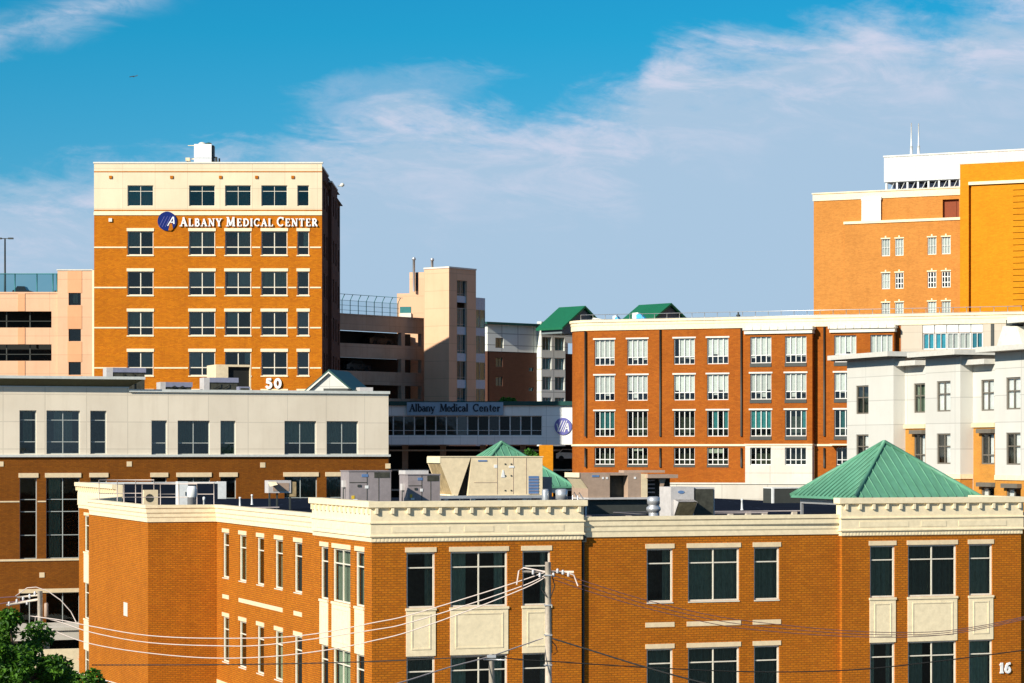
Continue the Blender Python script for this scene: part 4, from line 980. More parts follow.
m = MB(); FS.box(m, FS.u(-50), FS.u(99), FS.z(60, 671), FS.z(60, 667.5), 0, .06); m.build('red_stripe', 'red_letter', t) if False else None
write(FS, 'OHAR', 78, 96, 656.8, 660.8, .01, 'red_letter', t, th=.08, fat=1.1)
# ================================================================== hospital tower, left
F = Fac(94, 262, 0); U, Z = F.u, F.z
TW = thing('medical_tower', 'tall orange brick tower with cream top storey and white hospital name', 'building', F.p(0, GZ))
w_ = U(322); ztp = Z(200, 163.5); zcr = Z(200, 212.5)
cols = [(127.5, 153.3), (189, 215), (225, 251), (261.3, 287.3), (297.3, 309)]
tw = [(U(a), U(b)) for a, b in cols]
top = (Z(0, 206), Z(0, 185.3))
rws = [(Z(0, 255 + 40.2 * k), Z(0, 231.2 + 40.2 * k)) for k in range(6)]
depth = 27.5
mb = MB(); F.wall(mb, 0, w_, zcr, ztp, [(a, b, *top) for a, b in tw], 0, .3)
F.box(mb, .0, w_, ztp - .001, ztp + .05, -.4, -.001); mb.build('upper_wall', 'cream_panel', TW)
mb = MB(); F.wall(mb, 0, w_, GZ, zcr, [(a, b, c, d) for a, b in tw for c, d in rws], -.02, .3); mb.build('lower_wall', 'brick_tower', TW)
R_ = Fac(322, 262, 90)
S1, S2 = 9.0, 18.0
mb = MB()
sw = [(u, u + 1.6, c, d) for u in (2.5, 6.2, 11.2, 15, 20.5, 24) for c, d in rws + [top]]
R_.wall(mb, .003, S1, GZ, ztp - .4, [h for h in sw if h[1] < S1], -.004, .3)
R_.wall(mb, S1, S2, GZ, ztp - 1.0, [h for h in sw if S1 < h[1] < S2], .35, .3)
R_.wall(mb, S2, depth, GZ, ztp - 1.7, [h for h in sw if h[1] > S2], .0, .3)
for u, z in ((S1, ztp - 1.0), (S2, ztp - 1.0)): mb.poly([R_.p(u, GZ, 0), R_.p(u, GZ, .35), R_.p(u, z, .35), R_.p(u, z, 0)])
P = F.p
mb.poly([P(0, GZ, -depth), P(0, GZ, -.02), P(0, ztp - .01, -.02), P(0, ztp - .01, -depth)]); mb.poly([P(w_, GZ, -depth), P(0, GZ, -depth), P(0, ztp - 1.7, -depth), P(w_, ztp - 1.7, -depth)])
mb.build('side_wall', 'brick_shade_dark', TW)  # the right side's shade is put into this darker brick colour
for u0, u1, c, d in sw[::1]:
    if d < Z(0, 430): continue
    off = .35 if S1 < u1 < S2 else 0
    m = MB(); R_.box(m, u0 + .004, u1 - .004, c, d, off - .2, off - .15); m.build('side_pane', 'glass', TW) if d > Z(0, 400) else None
mb = MB(); mb.poly([P(0, ztp - .5, 0), P(w_, ztp - .5, 0), P(w_, ztp - .5, -depth), P(0, ztp - .5, -depth)])
mb.poly([R_.p(0, ztp - 1.8, .35), R_.p(depth, ztp - 1.8, .35), R_.p(depth, ztp - 1.8, -.5), R_.p(0, ztp - 1.8, -.5)]); mb.build('roof', 'roof_grey', TW)
mb = MB(); F.box(mb, -.08, w_ + .1, ztp, ztp + .16, -.5, .08); R_.box(mb, .6, S1, ztp - .42, ztp - .25, -.4, .08); R_.box(mb, S1, S2, ztp - 1.02, ztp - .85, -.4, .42); R_.box(mb, S2, depth, ztp - 1.72, ztp - 1.55, -.4, .08); mb.build('coping', 'white', TW)
mb = MB()
for y, h in ((171.7, .1), (210.3, .12)): F.box(mb, 0, w_ - .003, Z(0, y) - h / 2, Z(0, y) + h / 2, -.02, .03)
mb.build('accent_line', 'brick_tower', TW)
mb = MB(); F.box(mb, -.03, w_ - .003, Z(0, 215.2), Z(0, 212), -.05, .07); mb.build('belt_course', 'cream', TW)
for i, (a, b) in enumerate(tw):
    dbl = i < 4
    window(TW, F, a, b, *top, 0, .3, .07, (.5,) if dbl else (), (.28,), 'frame', 'glass', 'curtain' if i in (0, 2) else 'room', [(0, .9, 1)], .8)
    for k, (c, d) in enumerate(rws):
        fl, sp = 'room', None
        key = (k, i)
        if key in ((1, 1),): fl, sp = 'blind', [(0, 1, .66)]
        if key in ((1, 2), ): fl, sp = 'blind', [(.1, .45, .6), (.55, .95, .6)]
        if key == (2, 2): fl, sp = 'blind', [(.08, .47, .7)]
        if key == (3, 0): fl, sp = 'blind', [(.5, 1, .7)]
        if key == (3, 1): fl, sp = 'blind', [(0, .42, .7), (.55, 1, .7)]
        if key == (3, 2): fl, sp = 'blind', [(.75, 1, .5)]
        if fl == 'room' and rw.random() > .35: fl, sp = 'curtain', [(rw.choice((0, .5)), rw.choice((.48, 1)) if rw.random() > .5 else 1, .66)]
        window(TW, F, a, b, c, d, -.02, .3, .09, (.5,) if dbl else (), (.66,), 'frame', 'glass', fl, sp, .8, .09)
        piece(TW, 'lintel', 'cream', F, a - .08, b + .08, d + .004, d + .32, -.1, .05)
        piece(TW, 'sill', 'cream', F, a - .08, b + .08, c - .12, c - .004, -.2, .06)
for k in range(6):
    z = Z(0, 247.3 + 40.2 * k); xs = [0] + [v for p in tw for v in p] + [w_]
    for j in range(0, len(xs), 2):
        if j in (4, 6, 8) and False: continue
        piece(TW, 'belt_course', 'cream', F, xs[j] + (.1 if j else 0), xs[j + 1] - .1, z - .07, z + .07, -.1, .035)
for x in (110.7, 171.7, 220.5, 256.6, 292.8): piece(TW, 'wall_vent', 'brick_tower', F, U(x) - .16, U(x) + .16, Z(0, 178.6), Z(0, 175.8), -.05, .12)
piece(TW, 'wall_light', 'white', F, U(110.5) - .18, U(110.5) + .18, Z(0, 221.8), Z(0, 218.3), -.05, .15)
mb = MB(); F.box(mb, -.2, .0, GZ, Z(0, 270), -.3, -.03); mb.build('corner_strip', 'cream', TW)
write(F, 'ALBANY MEDICAL CENTER', 179.5, 318.3, 217.2, 226.4, .04, 'letter', TW, caps=True, th=.14, fat=1.25)
write(F, '50', 265, 282.5, 378.3, 388.5, .04, 'letter', TW, th=.14, fat=1.2, name='number')
def disc(m, F, uc, zc_, r, o0, o1, n=36, mi=0): F.prism(m, [(uc + r * math.cos(R(k * 360 / n)), zc_ + r * math.sin(R(k * 360 / n))) for k in range(n)], o0, o1, mi)
def strip(m, F, uc, zc_, r, pts, w1, o):
    (x0, y0), (x1, y1) = pts; dx, dy = x1 - x0, y1 - y0; l = math.hypot(dx, dy); nx, ny = -dy / l * w1 / 2, dx / l * w1 / 2
    q = [(x0 + nx, y0 + ny), (x0 - nx, y0 - ny), (x1 - nx, y1 - ny), (x1 + nx, y1 + ny)]
    F.prism(m, [(uc + a * r, zc_ + b * r) for a, b in q], o, o + .02)
uc, zz, r = U(167.3), Z(0, 221.2), 1.0
m = MB(); disc(m, F, uc, zz, r, .02, .14); lg = m.build('emblem', 'blue_logo', TW)
m = MB(); F.prism(m, [(uc + .12 * r, zz - .98 * r), (uc + .3 * r, zz - .25 * r), (uc + .52 * r, zz - .25 * r), (uc + .62 * r, zz - .85 * r), (uc + .4 * r, zz - 1.02 * r)], .142, .15); m.build('cutout', 'brick_tower', lg)
m = MB(); strip(m, F, uc, zz, r, [(.18, -.3), (.62, .45)], .1, .152); strip(m, F, uc, zz, r, [(.66, .45), (.72, -.3)], .13, .157); strip(m, F, uc, zz, r, [(.36, -.12), (.72, -.12)], .1, .162); strip(m, F, uc, zz, r, [(.06, -.5), (.28, -.1)], .1, .172); m.build('letter', 'letter', lg)
m = MB(); 
for k, x in enumerate((-.62, -.3, .02)): strip(m, F, uc, zz, r, [(x - .22, -.62), (x + .34, .5)], .035, .143 + .002 * k)
m.build('stripe', 'violet_logo', lg)
# equipment on the tower roof
FQ = Fac(194, 268, 0); zq0, zq1 = ztp - .5, FQ.z(194, 144)
t = thing('roof_machine', 'white cube shaped machine with dome on top of the medical tower', 'ventilation unit', FQ.p(0, zq0)); q = FQ.u(211.5)
m = MB(); FQ.box(m, 0, q, zq0, zq1, -2, 0); m.build('cabinet', 'steel_white', t)
m = MB(); FQ.box(m, .0, q, (zq0 + zq1) / 2 + .12, (zq0 + zq1) / 2 + .16, 0, .015); FQ.box(m, .55, 1.25, zq0 + .95, zq0 + 1.08, 0, .02); m.build('seam', 'unit_blue', t)
m = MB(); m.lathe(FQ.p(.75, zq1, -1), [(.45, 0), (.42, .12), (.3, .25), (.1, .32)]); m.build('dome', 'white', t)
m = MB(); m.lathe(FQ.p(1.45, zq1, -1), [(.1, 0), (.1, .08), (.32, .1), (.3, .22), (.1, .28)]); m.build('cap', 'cap_green', t)
m = MB(); m.tube([FQ.p(-.75, zq0, -.5), FQ.p(-.75, zq0 + 1.7, -.5), FQ.p(0, zq0 + 1.75, -.5)], .09); m.tube([FQ.p(-.5, zq0, -.7), FQ.p(-.5, zq0 + 1.6, -.7)], .06); FQ.box(m, -.95, -.5, zq0 + 1.5, zq0 + 1.85, -.8, -.3); FQ.box(m, -.7, 0, zq1 - .15, zq1 - .08, -.5, -.4); m.build('pipework', 'unit_beige', t)
m = MB(); m.tube([FQ.p(q, zq0 + 1.9, -.5), FQ.p(q + .45, zq0 + 1.9, -.5), FQ.p(q + .5, zq0, -.5)], .14); m.tube([FQ.p(q + .78, zq0, -.5), FQ.p(q + .78, zq0 + 1.8, -.5)], .1); FQ.box(m, q, q + .2, zq0, zq1 - .1, -1.4, -.3); m.build('duct', 'steel_dark', t)
FQ = Fac(342.2, 288, 0); m = MB(); m.lathe(FQ.p(0, FQ.z(342, 187)), [(.02, 0), (.22, .1), (.26, .3), (.12, .45)]); m.tube([FQ.p(0, FQ.z(342, 186), 0), FQ.p(-.5, FQ.z(342, 186), 0)], .06); m.build('floodlight', 'white', TW)

# ================================================================== parking garage, far left
F = Fac(58, 292, 0); U, Z = F.u, F.z; u0 = U(-40)
GL = thing('parking_garage', 'peach concrete parking garage with dark open decks at far left', 'parking garage', F.p(0, GZ))
zt = Z(0, 293.5); ops = [(327.6, 311.3), (360.8, 344.3), (394, 377.5)]
mb = MB(); F.wall(mb, u0, -.02, GZ, zt, [(u0 + .1, U(51.5), Z(0, a), Z(0, b)) for a, b in ops], 0, .5)
F.box(mb, u0, 0, zt - .01, zt + .18, -.3, .08); mb.build('deck_wall', 'peach', GL)
m = MB()
for a, b in ops: F.box(m, U(51.5), U(57.5), Z(0, a), Z(0, b), -.4, -.02)
F.box(m, U(18), U(25), Z(0, 311.2), zt - .02, -.2, .07)
F.box(m, U(18), U(25), Z(0, 344.2), Z(0, 327.7), -.2, .07); F.box(m, U(18), U(25), Z(0, 377.4), Z(0, 360.9), -.2, .07); build_each(m, 'accent_strip', 'peach_dark', GL)
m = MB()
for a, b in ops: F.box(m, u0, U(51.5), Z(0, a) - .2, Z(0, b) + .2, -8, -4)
m.build('interior_shade_block', 'black', GL)  # black blocks paint the deep shade inside the decks
m = MB()
for a, b in ops:
    for x in (5, 28.5): F.box(m, U(x), U(x) + .12, Z(0, a), Z(0, b), -.8, -.6)
    F.box(m, u0, U(51.5), Z(0, a) + .75, Z(0, a) + .82, -.8, -.6)
m.build('cable_barrier', 'steel_dark', GL)
m = MB(); m.poly([F.p(u0, zt - .3, 0), F.p(0, zt - .3, 0), F.p(0, zt - .3, -30), F.p(u0, zt - .3, -30)]); m.build('top_deck', 'roof_grey', GL)
m = MB(); F.wall(m, .0, U(93.3), GZ, Z(0, 270.7), [(U(69), U(81.3), Z(0, b), Z(0, a)) for a, b in ((293, 305.4), (329, 341.4), (362, 375))], .3, .4)
m.poly([F.p(0, GZ, -6), F.p(0, GZ, .3), F.p(0, Z(0, 270.7), .3), F.p(0, Z(0, 270.7), -6)]); m.poly([F.p(0, Z(0, 270.8), .3), F.p(U(93), Z(0, 270.8), .3), F.p(U(93), Z(0, 270.8), -6), F.p(0, Z(0, 270.8), -6)]); m.build('stair_wall', 'peach', GL)
m = MB()
for a, b in ((270.8, 293), (305.4, 329), (341.4, 362), (375, 400)): F.box(m, U(68), U(82.3), Z(0, b), Z(0, a) - .03, -.05, .34)
build_each(m, 'stair_strip', 'peach_dark', GL)
for i, (a, b) in enumerate(((293, 305.4), (329, 341.4), (362, 375))):
    window(GL, F, U(69), U(81.3), Z(0, b), Z(0, a), .3, .4, .05, (), (), 'frame_brown', 'glass', 'curtain' if i == 0 else 'room', [(.3, .7, .8)], 1)
m = MB(); F.box(m, -.1, U(93.3), Z(0, 270.7) - .0, Z(0, 269.6), -6, .4); m.build('coping', 'white', GL)
t = thing('mesh_fence', 'teal mesh fence with posts along the top parking deck at far left', 'fence', F.p(0, zt))
zf = Z(0, 273.5); m = MB(); m.poly([F.p(u0, zt + .2, -.6), F.p(U(56.5), zt + .2, -.6), F.p(U(56.5), zf, -.6), F.p(u0, zf, -.6)]); m.build('mesh_screen', 'fence_teal', t)
for x in (-20, -8, 14, 36, 52, 56): m = MB(); m.tube([F.p(U(x), zt, -.6), F.p(U(x), zf + .05, -.6)], .07); m.build('post', 'teal_metal', t)
m = MB(); m.tube([F.p(u0, zf, -.6), F.p(U(56.5), zf, -.6)], .06); m.build('rail', 'teal_metal', t)
def car(F, u, z, o, mt, label, L_=4.4, group=None):
    t = thing('parked_car', label, 'car', F.p(u, z, o), group)
    m = MB(); pr = [(0, .3), (L_, .3), (L_, .75), (L_ * .97, .85), (L_ * .75, .95), (L_ * .62, 1.4), (L_ * .25, 1.42), (L_ * .1, 1.0), (0, .9)]
    F.prism(m, [(u + a, z + b) for a, b in pr], o - 1.7, o); m.build('body', mt, t)
    m = MB(); g = [(L_ * .70, .98), (L_ * .60, 1.34), (L_ * .27, 1.36), (L_ * .15, 1.02)]
    F.prism(m, [(u + a, z + b) for a, b in g], o - 1.71, o + .01); m.build('side_window', 'black', t)
    for f in (.2, .8):
        m = MB(); F.prism(m, [(u + L_ * f + .32 * math.cos(R(k * 30)), z + .32 + .32 * math.sin(R(k * 30))) for k in range(12)], o - .2, o + .03); m.build('wheel', 'tyre', t)
        m = MB(); F.prism(m, [(u + L_ * f + .32 * math.cos(R(k * 30)), z + .32 + .32 * math.sin(R(k * 30))) for k in range(12)], o - 1.73, o - 1.5); m.build('wheel', 'tyre', t)
    return t
car(F, U(5.5), zt - .29, -4, 'car_dark', 'dark car parked on the top deck behind the teal mesh fence', 2.3) 
for o in bpy.data.objects:
    pass
m = MB(); F.box(m, U(50), U(51.5), zt - .29, Z(0, 289), -3, -2.8); F.box(m, U(49.5), U(52), zt - .29, zt - .2, -3.1, -2.7); tag(m.build('traffic_marker', 'yellow'), 'small yellow marker post near the right end of the top parking deck', 'marker')
FL_ = Fac(5, 300, 0); t = thing('lamp_post', 'tall dark twin headed lamp post above the left parking deck', 'street lamp', FL_.p(0, zt - .3)); zl = FL_.z(5, 238.5)
m = MB(); m.tube([FL_.p(0, zt - .3), FL_.p(0, zl)], .14, 8, 0, True, .09); m.build('pole', 'steel_dark', t)
m = MB(); m.tube([FL_.p(-.7, zl), FL_.p(.7, zl)], .05); m.build('arm', 'steel_dark', t)
for s in (-1, 1): m = MB(); FL_.box(m, s * .7 - .3, s * .7 + .3, zl - .08, zl + .1, -.2, .2); m.build('lamp_head', 'steel_dark', t)

# ================================================================== garage and stair tower, centre
F = Fac(424, 318, 50); U, Z = F.u, F.z; ua = U(325)
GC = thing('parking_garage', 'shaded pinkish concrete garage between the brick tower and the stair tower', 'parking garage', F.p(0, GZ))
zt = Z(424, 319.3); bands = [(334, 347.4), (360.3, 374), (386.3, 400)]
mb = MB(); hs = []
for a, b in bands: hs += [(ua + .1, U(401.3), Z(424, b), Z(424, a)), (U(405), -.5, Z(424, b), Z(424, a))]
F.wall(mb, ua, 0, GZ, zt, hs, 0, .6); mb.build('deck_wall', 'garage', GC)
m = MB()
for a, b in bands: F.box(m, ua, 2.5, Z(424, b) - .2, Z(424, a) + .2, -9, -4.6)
m.build('interior_shade_block', 'black', GC)  # solid black set in as the shade behind the deck openings
m = MB()
for a, b in bands: F.box(m, ua, -.1, Z(424, b), Z(424, b) + .1, -5, -.1); 
m.build('deck_slab', 'garage', GC)
m = MB(); m.poly([F.p(ua, zt - .9, 0), F.p(0, zt - .9, 0), F.p(0, zt - .9, -9), F.p(ua, zt - .9, -9)]); F.box(m, ua, 0, zt, zt + .15, -.4, .08); m.build('top_deck', 'garage', GC)
for k, (x, n) in enumerate(((362, 0), (372, 1), (385, 0))):
    car(F, U(x), Z(424, (374)) + .1 if k < 2 else Z(424, 347.4) + .1, -2.6, 'car_dark', ['dark car inside the shaded garage, middle deck at left', 'dark car inside the shaded garage, middle deck nearer the column', 'dark car on the upper deck of the shaded garage'][k]) if k != 1 else None
t = thing('deck_fence', 'tall wire fence with inward curved posts on top of the shaded garage', 'fence', F.p(ua, zt))
zf = Z(397, 298); n = 9
for i in range(n):
    u = U(335) + (U(399) - U(335)) * i / (n - 1)
    m = MB(); m.tube([F.p(u, zt, -.2), F.p(u, zf - .7, -.2), F.p(u + .1, zf - .2, .0), F.p(u - .25, zf, .5)], .05, 5); m.build('post', 'teal_metal', t)
m = MB()
for k in range(4): m.tube([F.p(U(333), zt + (zf - .7 - zt) * k / 3, -.2), F.p(U(400), zt + (zf - .7 - zt) * k / 3, -.2)], .022, 4)
m.tube([F.p(U(333), zf, .5), F.p(U(400), zf, .5)], .03, 4); m.build('rail', 'teal_metal', t)
m = MB(); m.poly([F.p(U(333), zt + .15, -.2), F.p(U(400), zt + .15, -.2), F.p(U(400), zf - .7, -.2), F.p(U(333), zf - .7, -.2)]); m.build('mesh_screen', glass('thin_wire_mesh', (.8, .86, .88), .0), t)

C_ = Fac(449, 312, -37); D_ = Fac(449, 312, 53)
ST = thing('stair_tower', 'peach concrete stair tower with glazed corner and two flues', 'tower', C_.p(0, GZ))
uL = C_.u(424); uR = D_.u(476); zt = (HZ - 268) / FOC * 312
mb = MB(); C_.wall(mb, uL, 0, GZ, zt, (), 0)
gl = [(258, 280), (296.5, 0)]
cells = [(280.5, 296), (308, 327), (334.5, 353.5), (361, 380), (388, 402)]; spn = [(296, 302.5), (327, 334.5), (353.5, 361), (380, 388)]
zz_ = lambda y: (HZ - y) / FOC * D_.dep(462)
D_.wall(mb, 0, uR, GZ, zt, [(D_.u(457), D_.u(467), zz_(402), zz_(280.5))], 0, .4)
X0 = C_.xy(uL); X1 = D_.xy(uR); k_ = (X0[0] + X1[0] - C_.X, X0[1] + X1[1] - C_.Y)
def vq2(a, b, z0, z1): mb.poly([(a[0], a[1], z0), (b[0], b[1], z0), (b[0], b[1], z1), (a[0], a[1], z1)])
vq2(X1, k_, GZ, zt); vq2(k_, X0, GZ, zt); mb.poly([(X0[0], X0[1], zt - .1), (C_.X, C_.Y, zt - .1), (X1[0], X1[1], zt - .1), (k_[0], k_[1], zt - .1)])
mb.build('wall', 'peach', ST)
m = MB(); sweep(m, [X0, (C_.X, C_.Y), X1], [(-.3, zt), (.1, zt), (.1, zt + .2), (-.3, zt + .2)]); m.build('coping', 'white', ST)
for a, b in cells:
    window(ST, D_, D_.u(457), D_.u(467), zz_(b), zz_(a), 0, .4, .06, (.5,), (.85,), 'frame_grey', 'glass_teal', 'teal', [(.1, .9)], 1.5)
for a, b in spn: piece(ST, 'spandrel', 'spandrel', D_, D_.u(457), D_.u(467), zz_(b), zz_(a), -.35, -.18)
# glazed corner beyond
E_ = Fac(476, 320, 53); uq = E_.u(485); z_ = lambda y: (HZ - y) / FOC * 320
for a, b in ((309.5, 328), (335.5, 353.5), (362, 380), (388.5, 402)):
    window(ST, E_, -1, uq, z_(b), z_(a), 0, .1, .06, (.6,), (), 'frame_grey', 'glass_teal', 'teal', [(0, 1)], 1.5)
m = MB()
for a, b in ((297.5, 309.5), (328, 335.5), (353.5, 362), (380, 388.5), (402, 460)): E_.box(m, -1, uq, z_(b), z_(a), -1.5, .02)
m.build('spandrel', 'spandrel', ST)
# lower block left of it, with louvre, and the flues
B_ = Fac(397, 324, -10); z_ = lambda y: (HZ - y) / FOC * 324
m = MB(); B_.box(m, 0, B_.u(426), GZ, z_(293.5), -6, 0); B_.box(m, B_.u(409.5), B_.u(426), z_(293.5), z_(272.5), -5, .0); m.build('rear_wall', 'peach', ST)
m = MB(); B_.box(m, B_.u(400), B_.u(411), z_(313), z_(306.8), 0, .06); m.build('louver', 'teal_metal', ST)
m = MB(); B_.box(m, B_.u(400), B_.u(411.5), z_(319), z_(313.2), 0, .3); m.build('wall_box', 'white', ST)
m = MB(); B_.box(m, B_.u(415.5), B_.u(418), z_(291), z_(273), 0, .05); m.build('slot', 'steel_dark', ST)
for x, y0, y1 in ((414.7, 292, 258), (429, 272, 257.5)):
    m = MB(); c = B_.p(B_.u(x), z_(y0), .5 if x < 420 else -2); h = z_(y1) - z_(y0)
    m.lathe(c, [(.16, 0), (.16, h - .35), (.24, h - .33), (.24, h - .08), (.18, h)]); m.build('flue', 'galv', ST)

# ================================================================== glazed link with sign
F = Fac(380, 290.5, 0); U, Z = F.u, F.z
LK = thing('link_building', 'long white link building with ribbon windows and blue name sign', 'building', F.p(0, GZ))
ue = U(590); z0, z1 = Z(0, 444.6), Z(0, 405.5)
mb = MB(); F.wall(mb, 0, ue, z0, z1, [(.3, U(542), Z(0, 435.6), Z(0, 415.8))], 0, .3)
mb.poly([F.p(0, z0, 0), F.p(0, z0, -9), F.p(ue, z0, -9), F.p(ue, z0, 0)]); mb.poly([F.p(0, z1, 0), F.p(ue, z1, 0), F.p(ue, z1, -9), F.p(0, z1, -9)]); mb.build('wall', 'grey_panel', LK)
m = MB(); F.box(m, -.2, ue + .2, z1, Z(0, 401.3), -9.2, .35); m.build('roof_edge', 'cap_green', LK)
n = 15; ws = U(542) - .3
for i in range(n):
    a = .3 + ws * i / n; b = .3 + ws * (i + 1) / n
    window(LK, F, a, b, Z(0, 435.6), Z(0, 415.8), 0, .3, .07, (), (.74,), 'frame_white', 'glass_link', 'room', None, 1.5)
m = MB(); F.box(m, U(407), U(503.3), Z(0, 415.4), Z(0, 402.3), .36, .5); sg = m.build('sign_panel', 'sign_panel', LK)
for i, s in enumerate(['Albany', 'Medical', 'Center']):
    a, b = ((409.3, 434.8), (439.5, 468.3), (472.8, 500.5))[i]
    u0, u1 = U(a), U(b); h = Z(0, 403.6) - Z(0, 411.3); zb = Z(0, 411.6)
    ww = [G[c][0] * h * (1.0) for c in s]; sc = (u1 - u0) / sum(ww); u = u0
    for c, w1 in zip(s, ww):
        m = MB(); glyph(m, F, c, u, zb, h, .505, .05, 1.25); lo = m.build('letter', 'sign_dark', sg); u += w1 * sc
uc, zz = U(563), Z(0, 426.3); r = 1.0
m = MB(); disc(m, F, uc, zz, r, .02, .12); lg = m.build('emblem', 'violet_logo', LK)
m = MB()
for k, (x, wd) in enumerate(((-.45, .09), (-.15, .09), (.1, .07))): strip(m, F, uc, zz, r, [(x - .2, -.62), (x + .35, .66)], wd, .122 + .002 * k)
strip(m, F, uc, zz, r, [(-.72, .3), (-.45, -.62)], .14, .13)
strip(m, F, uc, zz, r, [(.12, -.7), (.5, .35)], .11, .134); strip(m, F, uc, zz, r, [(.52, .35), (.66, -.6)], .15, .138); strip(m, F, uc, zz, r, [(.26, -.26), (.66, -.26)], .11, .142); m.build('letter', 'letter', lg)
# what stands below and behind the link
FB = Fac(380, 296.5, 0); t = thing('parking_podium', 'parking podium with pale slab edges and black shade backing under the white link', 'podium', FB.p(0, GZ))
m = MB(); FB.box(m, -14, FB.u(600), GZ, FB.z(0, 446), -6, -3); m.build('shade_backing', 'black', t)  # wall painted black as the shade below the link
m = MB()
for y in (450.4, 470, 490): FB.box(m, -14, FB.u(600), FB.z(0, y + .8), FB.z(0, y - .8), -3, 0)
m.build('slab_edge', 'concrete', t)
for x in (383, 402, 440, 480, 520, 585): m = MB(); FB.box(m, FB.u(x), FB.u(x) + .7, GZ, FB.z(0, 445), -.9, -.2); m.build('column', 'garage', t)
FP = Fac(539.3, 285, 0); m = MB(); FP.box(m, 0, FP.u(553), GZ, FP.z(0, 445), -1.2, 0); tag(m.build('brick_pier', 'brick_gold'), 'bright orange brick pier holding up the white link', 'pier')
car(FB, FB.u(556), FB.z(0, 461), -.4 + 1.5, 'car_white', 'white car half hidden under the link beside the orange pier', 3.0)

# ================================================================== dormitory with green gables
F = Fac(487.5, 345, 42); U = F.u; Zc = lambda y: (HZ - y) / FOC * F.dep(515)
DM = thing('gabled_dormitory', 'grey and dark brick residence with dark green gable roofs', 'building', F.p(0, GZ))
zt = Zc(325); zm = Zc(352); uB = U(537); uC = U(561)
hw = [(U(495.5), U(503.5), Zc(348.5), Zc(338.5))]; hb = [(U(496), U(503), Zc(367.5), Zc(358)), (U(496), U(503), Zc(386.5), Zc(377)), (U(529), U(534), Zc(371), Zc(367)), (U(529), U(534), Zc(391), Zc(387))]
mb = MB(); F.wall(mb, 0, uB, zm, zt, hw, 0, .3)
bay = [(a, b, Zc(y1), Zc(y0)) for y0, y1 in ((336, 349.5), (357, 369), (376, 389.5), (397, 410)) for a, b in ((U(538), U(547)), (U(550.5), U(560)))]
F.wall(mb, uB, uC, GZ, zt + .6, bay, .9, .4); mb.poly([F.p(uB, GZ, 0), F.p(uB, GZ, .9), F.p(uB, zt + .6, .9), F.p(uB, zt + .6, 0)])
F.wall(mb, uC, U(620), zm, zt, [(U(568), U(574), Zc(352), Zc(341))], .0, .3)
Lw = Fac(487.5, 345, -48); Lw.wall(mb, -8, 0, zm, zt, (), 0); mb.build('siding_wall', 'dorm_panel', DM)
mb = MB(); F.wall(mb, 0, uB, GZ, zm, hb, -.03, .3); F.wall(mb, uC, U(620), GZ, zm, (), -.03, .3); Lw.wall(mb, -8, 0, GZ, zm, (), -.03); mb.build('brick_wall', 'brick_shade_dark', DM)
for h in hw + hb: window(DM, F, *h, 0, .3, .1, (.5,), (), 'frame_brown', 'glass_teal', 'teal', [(0, 1)], 1)
for h in bay: window(DM, F, *h, .9, .4, .08, (.5,), (), 'frame_white', 'glass_teal', 'teal', [(0, 1)], .8)
m = MB(); F.box(m, -.7, uB + .3, zt - .05, zt + .25, -12, .7); m.build('eave', 'cap_green', DM)
def gable(px0, px1, pxr, ye, yr, Y, label):
    FG = Fac(px1, Y, 42); z0, z1 = (HZ - ye) / FOC * Y, (HZ - yr) / FOC * Y
    half = (FG.u(pxr) - 0); W_ = half * 2
    GL_ = Fac(px1, Y, -48); ln = GL_.u(px0)
    m = MB(); P = FG.p
    e = [P(0, z0, 0), P(W_, z0, 0), P(half, z1, 0)]
    m.poly(e); FG.prism(m, [(0.01, z0 - .8), (W_ - .01, z0 - .8), (W_ - .01, z0), (0.01, z0)], ln if ln < 0 else -ln, -.01); m.build('gable_wall', 'dorm_dark', DM)
    m = MB(); L_ = abs(ln) + 0; th = .3
    for a, b in (((-.5, z0 - .3), (half, z1)), ((half, z1), (W_ + .5, z0 - .3))):
        FG.prism(m, [a, b, (b[0], b[1] + th), (a[0], a[1] + th)], -L_ - .5, .6)
    m.build('gable_roof', 'green_dark', DM)
M['dorm_dark'] = plain('blue_grey_siding', (.16, .2, .21), .7)
gable(541, 562, 582.5, 327.5, 307, 344, '')
gable(628, 655, 668.5, 317, 304.5, 352, '')
# ================================================================== red brick hotel-like block, centre right
F = Fac(594, 236, -21); U = F.u
HT = thing('brick_residence', 'long four storey red brick block with cream cornice and rounded left corner', 'building', F.p(0, GZ))
Y0 = F.dep(600)
Zr = lambda y, x=600: (HZ - y) / FOC * F.dep(x)
rowz = [(Zr(365.5), Zr(339.8)), (Zr(400.8), Zr(375.6)), (Zr(436.6), Zr(411.2)), (Zr(464.5), Zr(447.6))]
ztop = Zr(320); zcor = Zr(330.5); zbelt = Zr(445.3)
cols = [(594.5, 614.5), (627.2, 647.6), (673.8, 694.7), (707, 728.3), (752.5, 773.5), (787.2, 808.5), (836.3, 858.2), (872.3, 894.2)]
cu = [(U(a), U(b)) for a, b in cols]
uend = U(905); u2e = U(1045)
rad = 3.1      # round corner
mb = MB()
base = [(a, b, *r_) for a, b in cu[:4] for r_ in rowz]
F.wall(mb, 0, U(747.5), GZ, zcor, base, 0, .25)
F.wall(mb, U(747.5), U(814.5), zbelt, zcor - .6, [(a, b, *r_) for a, b in cu[4:6] for r_ in rowz[:3]], .8, .25)
F.wall(mb, U(814.5), U(832.5), GZ, zcor, (), 0, .25)
F.wall(mb, U(832.5), U(896), zbelt, zcor - .6, [(a, b, *r_) for a, b in cu[6:8] for r_ in rowz[:3]], .8, .25)
F.wall(mb, U(832.5), U(896), GZ, zbelt, [(a, b, *rowz[3]) for a, b in cu[6:8]], .0, .25)
F.wall(mb, U(896), U(901), GZ, zcor, (), 0, .25)
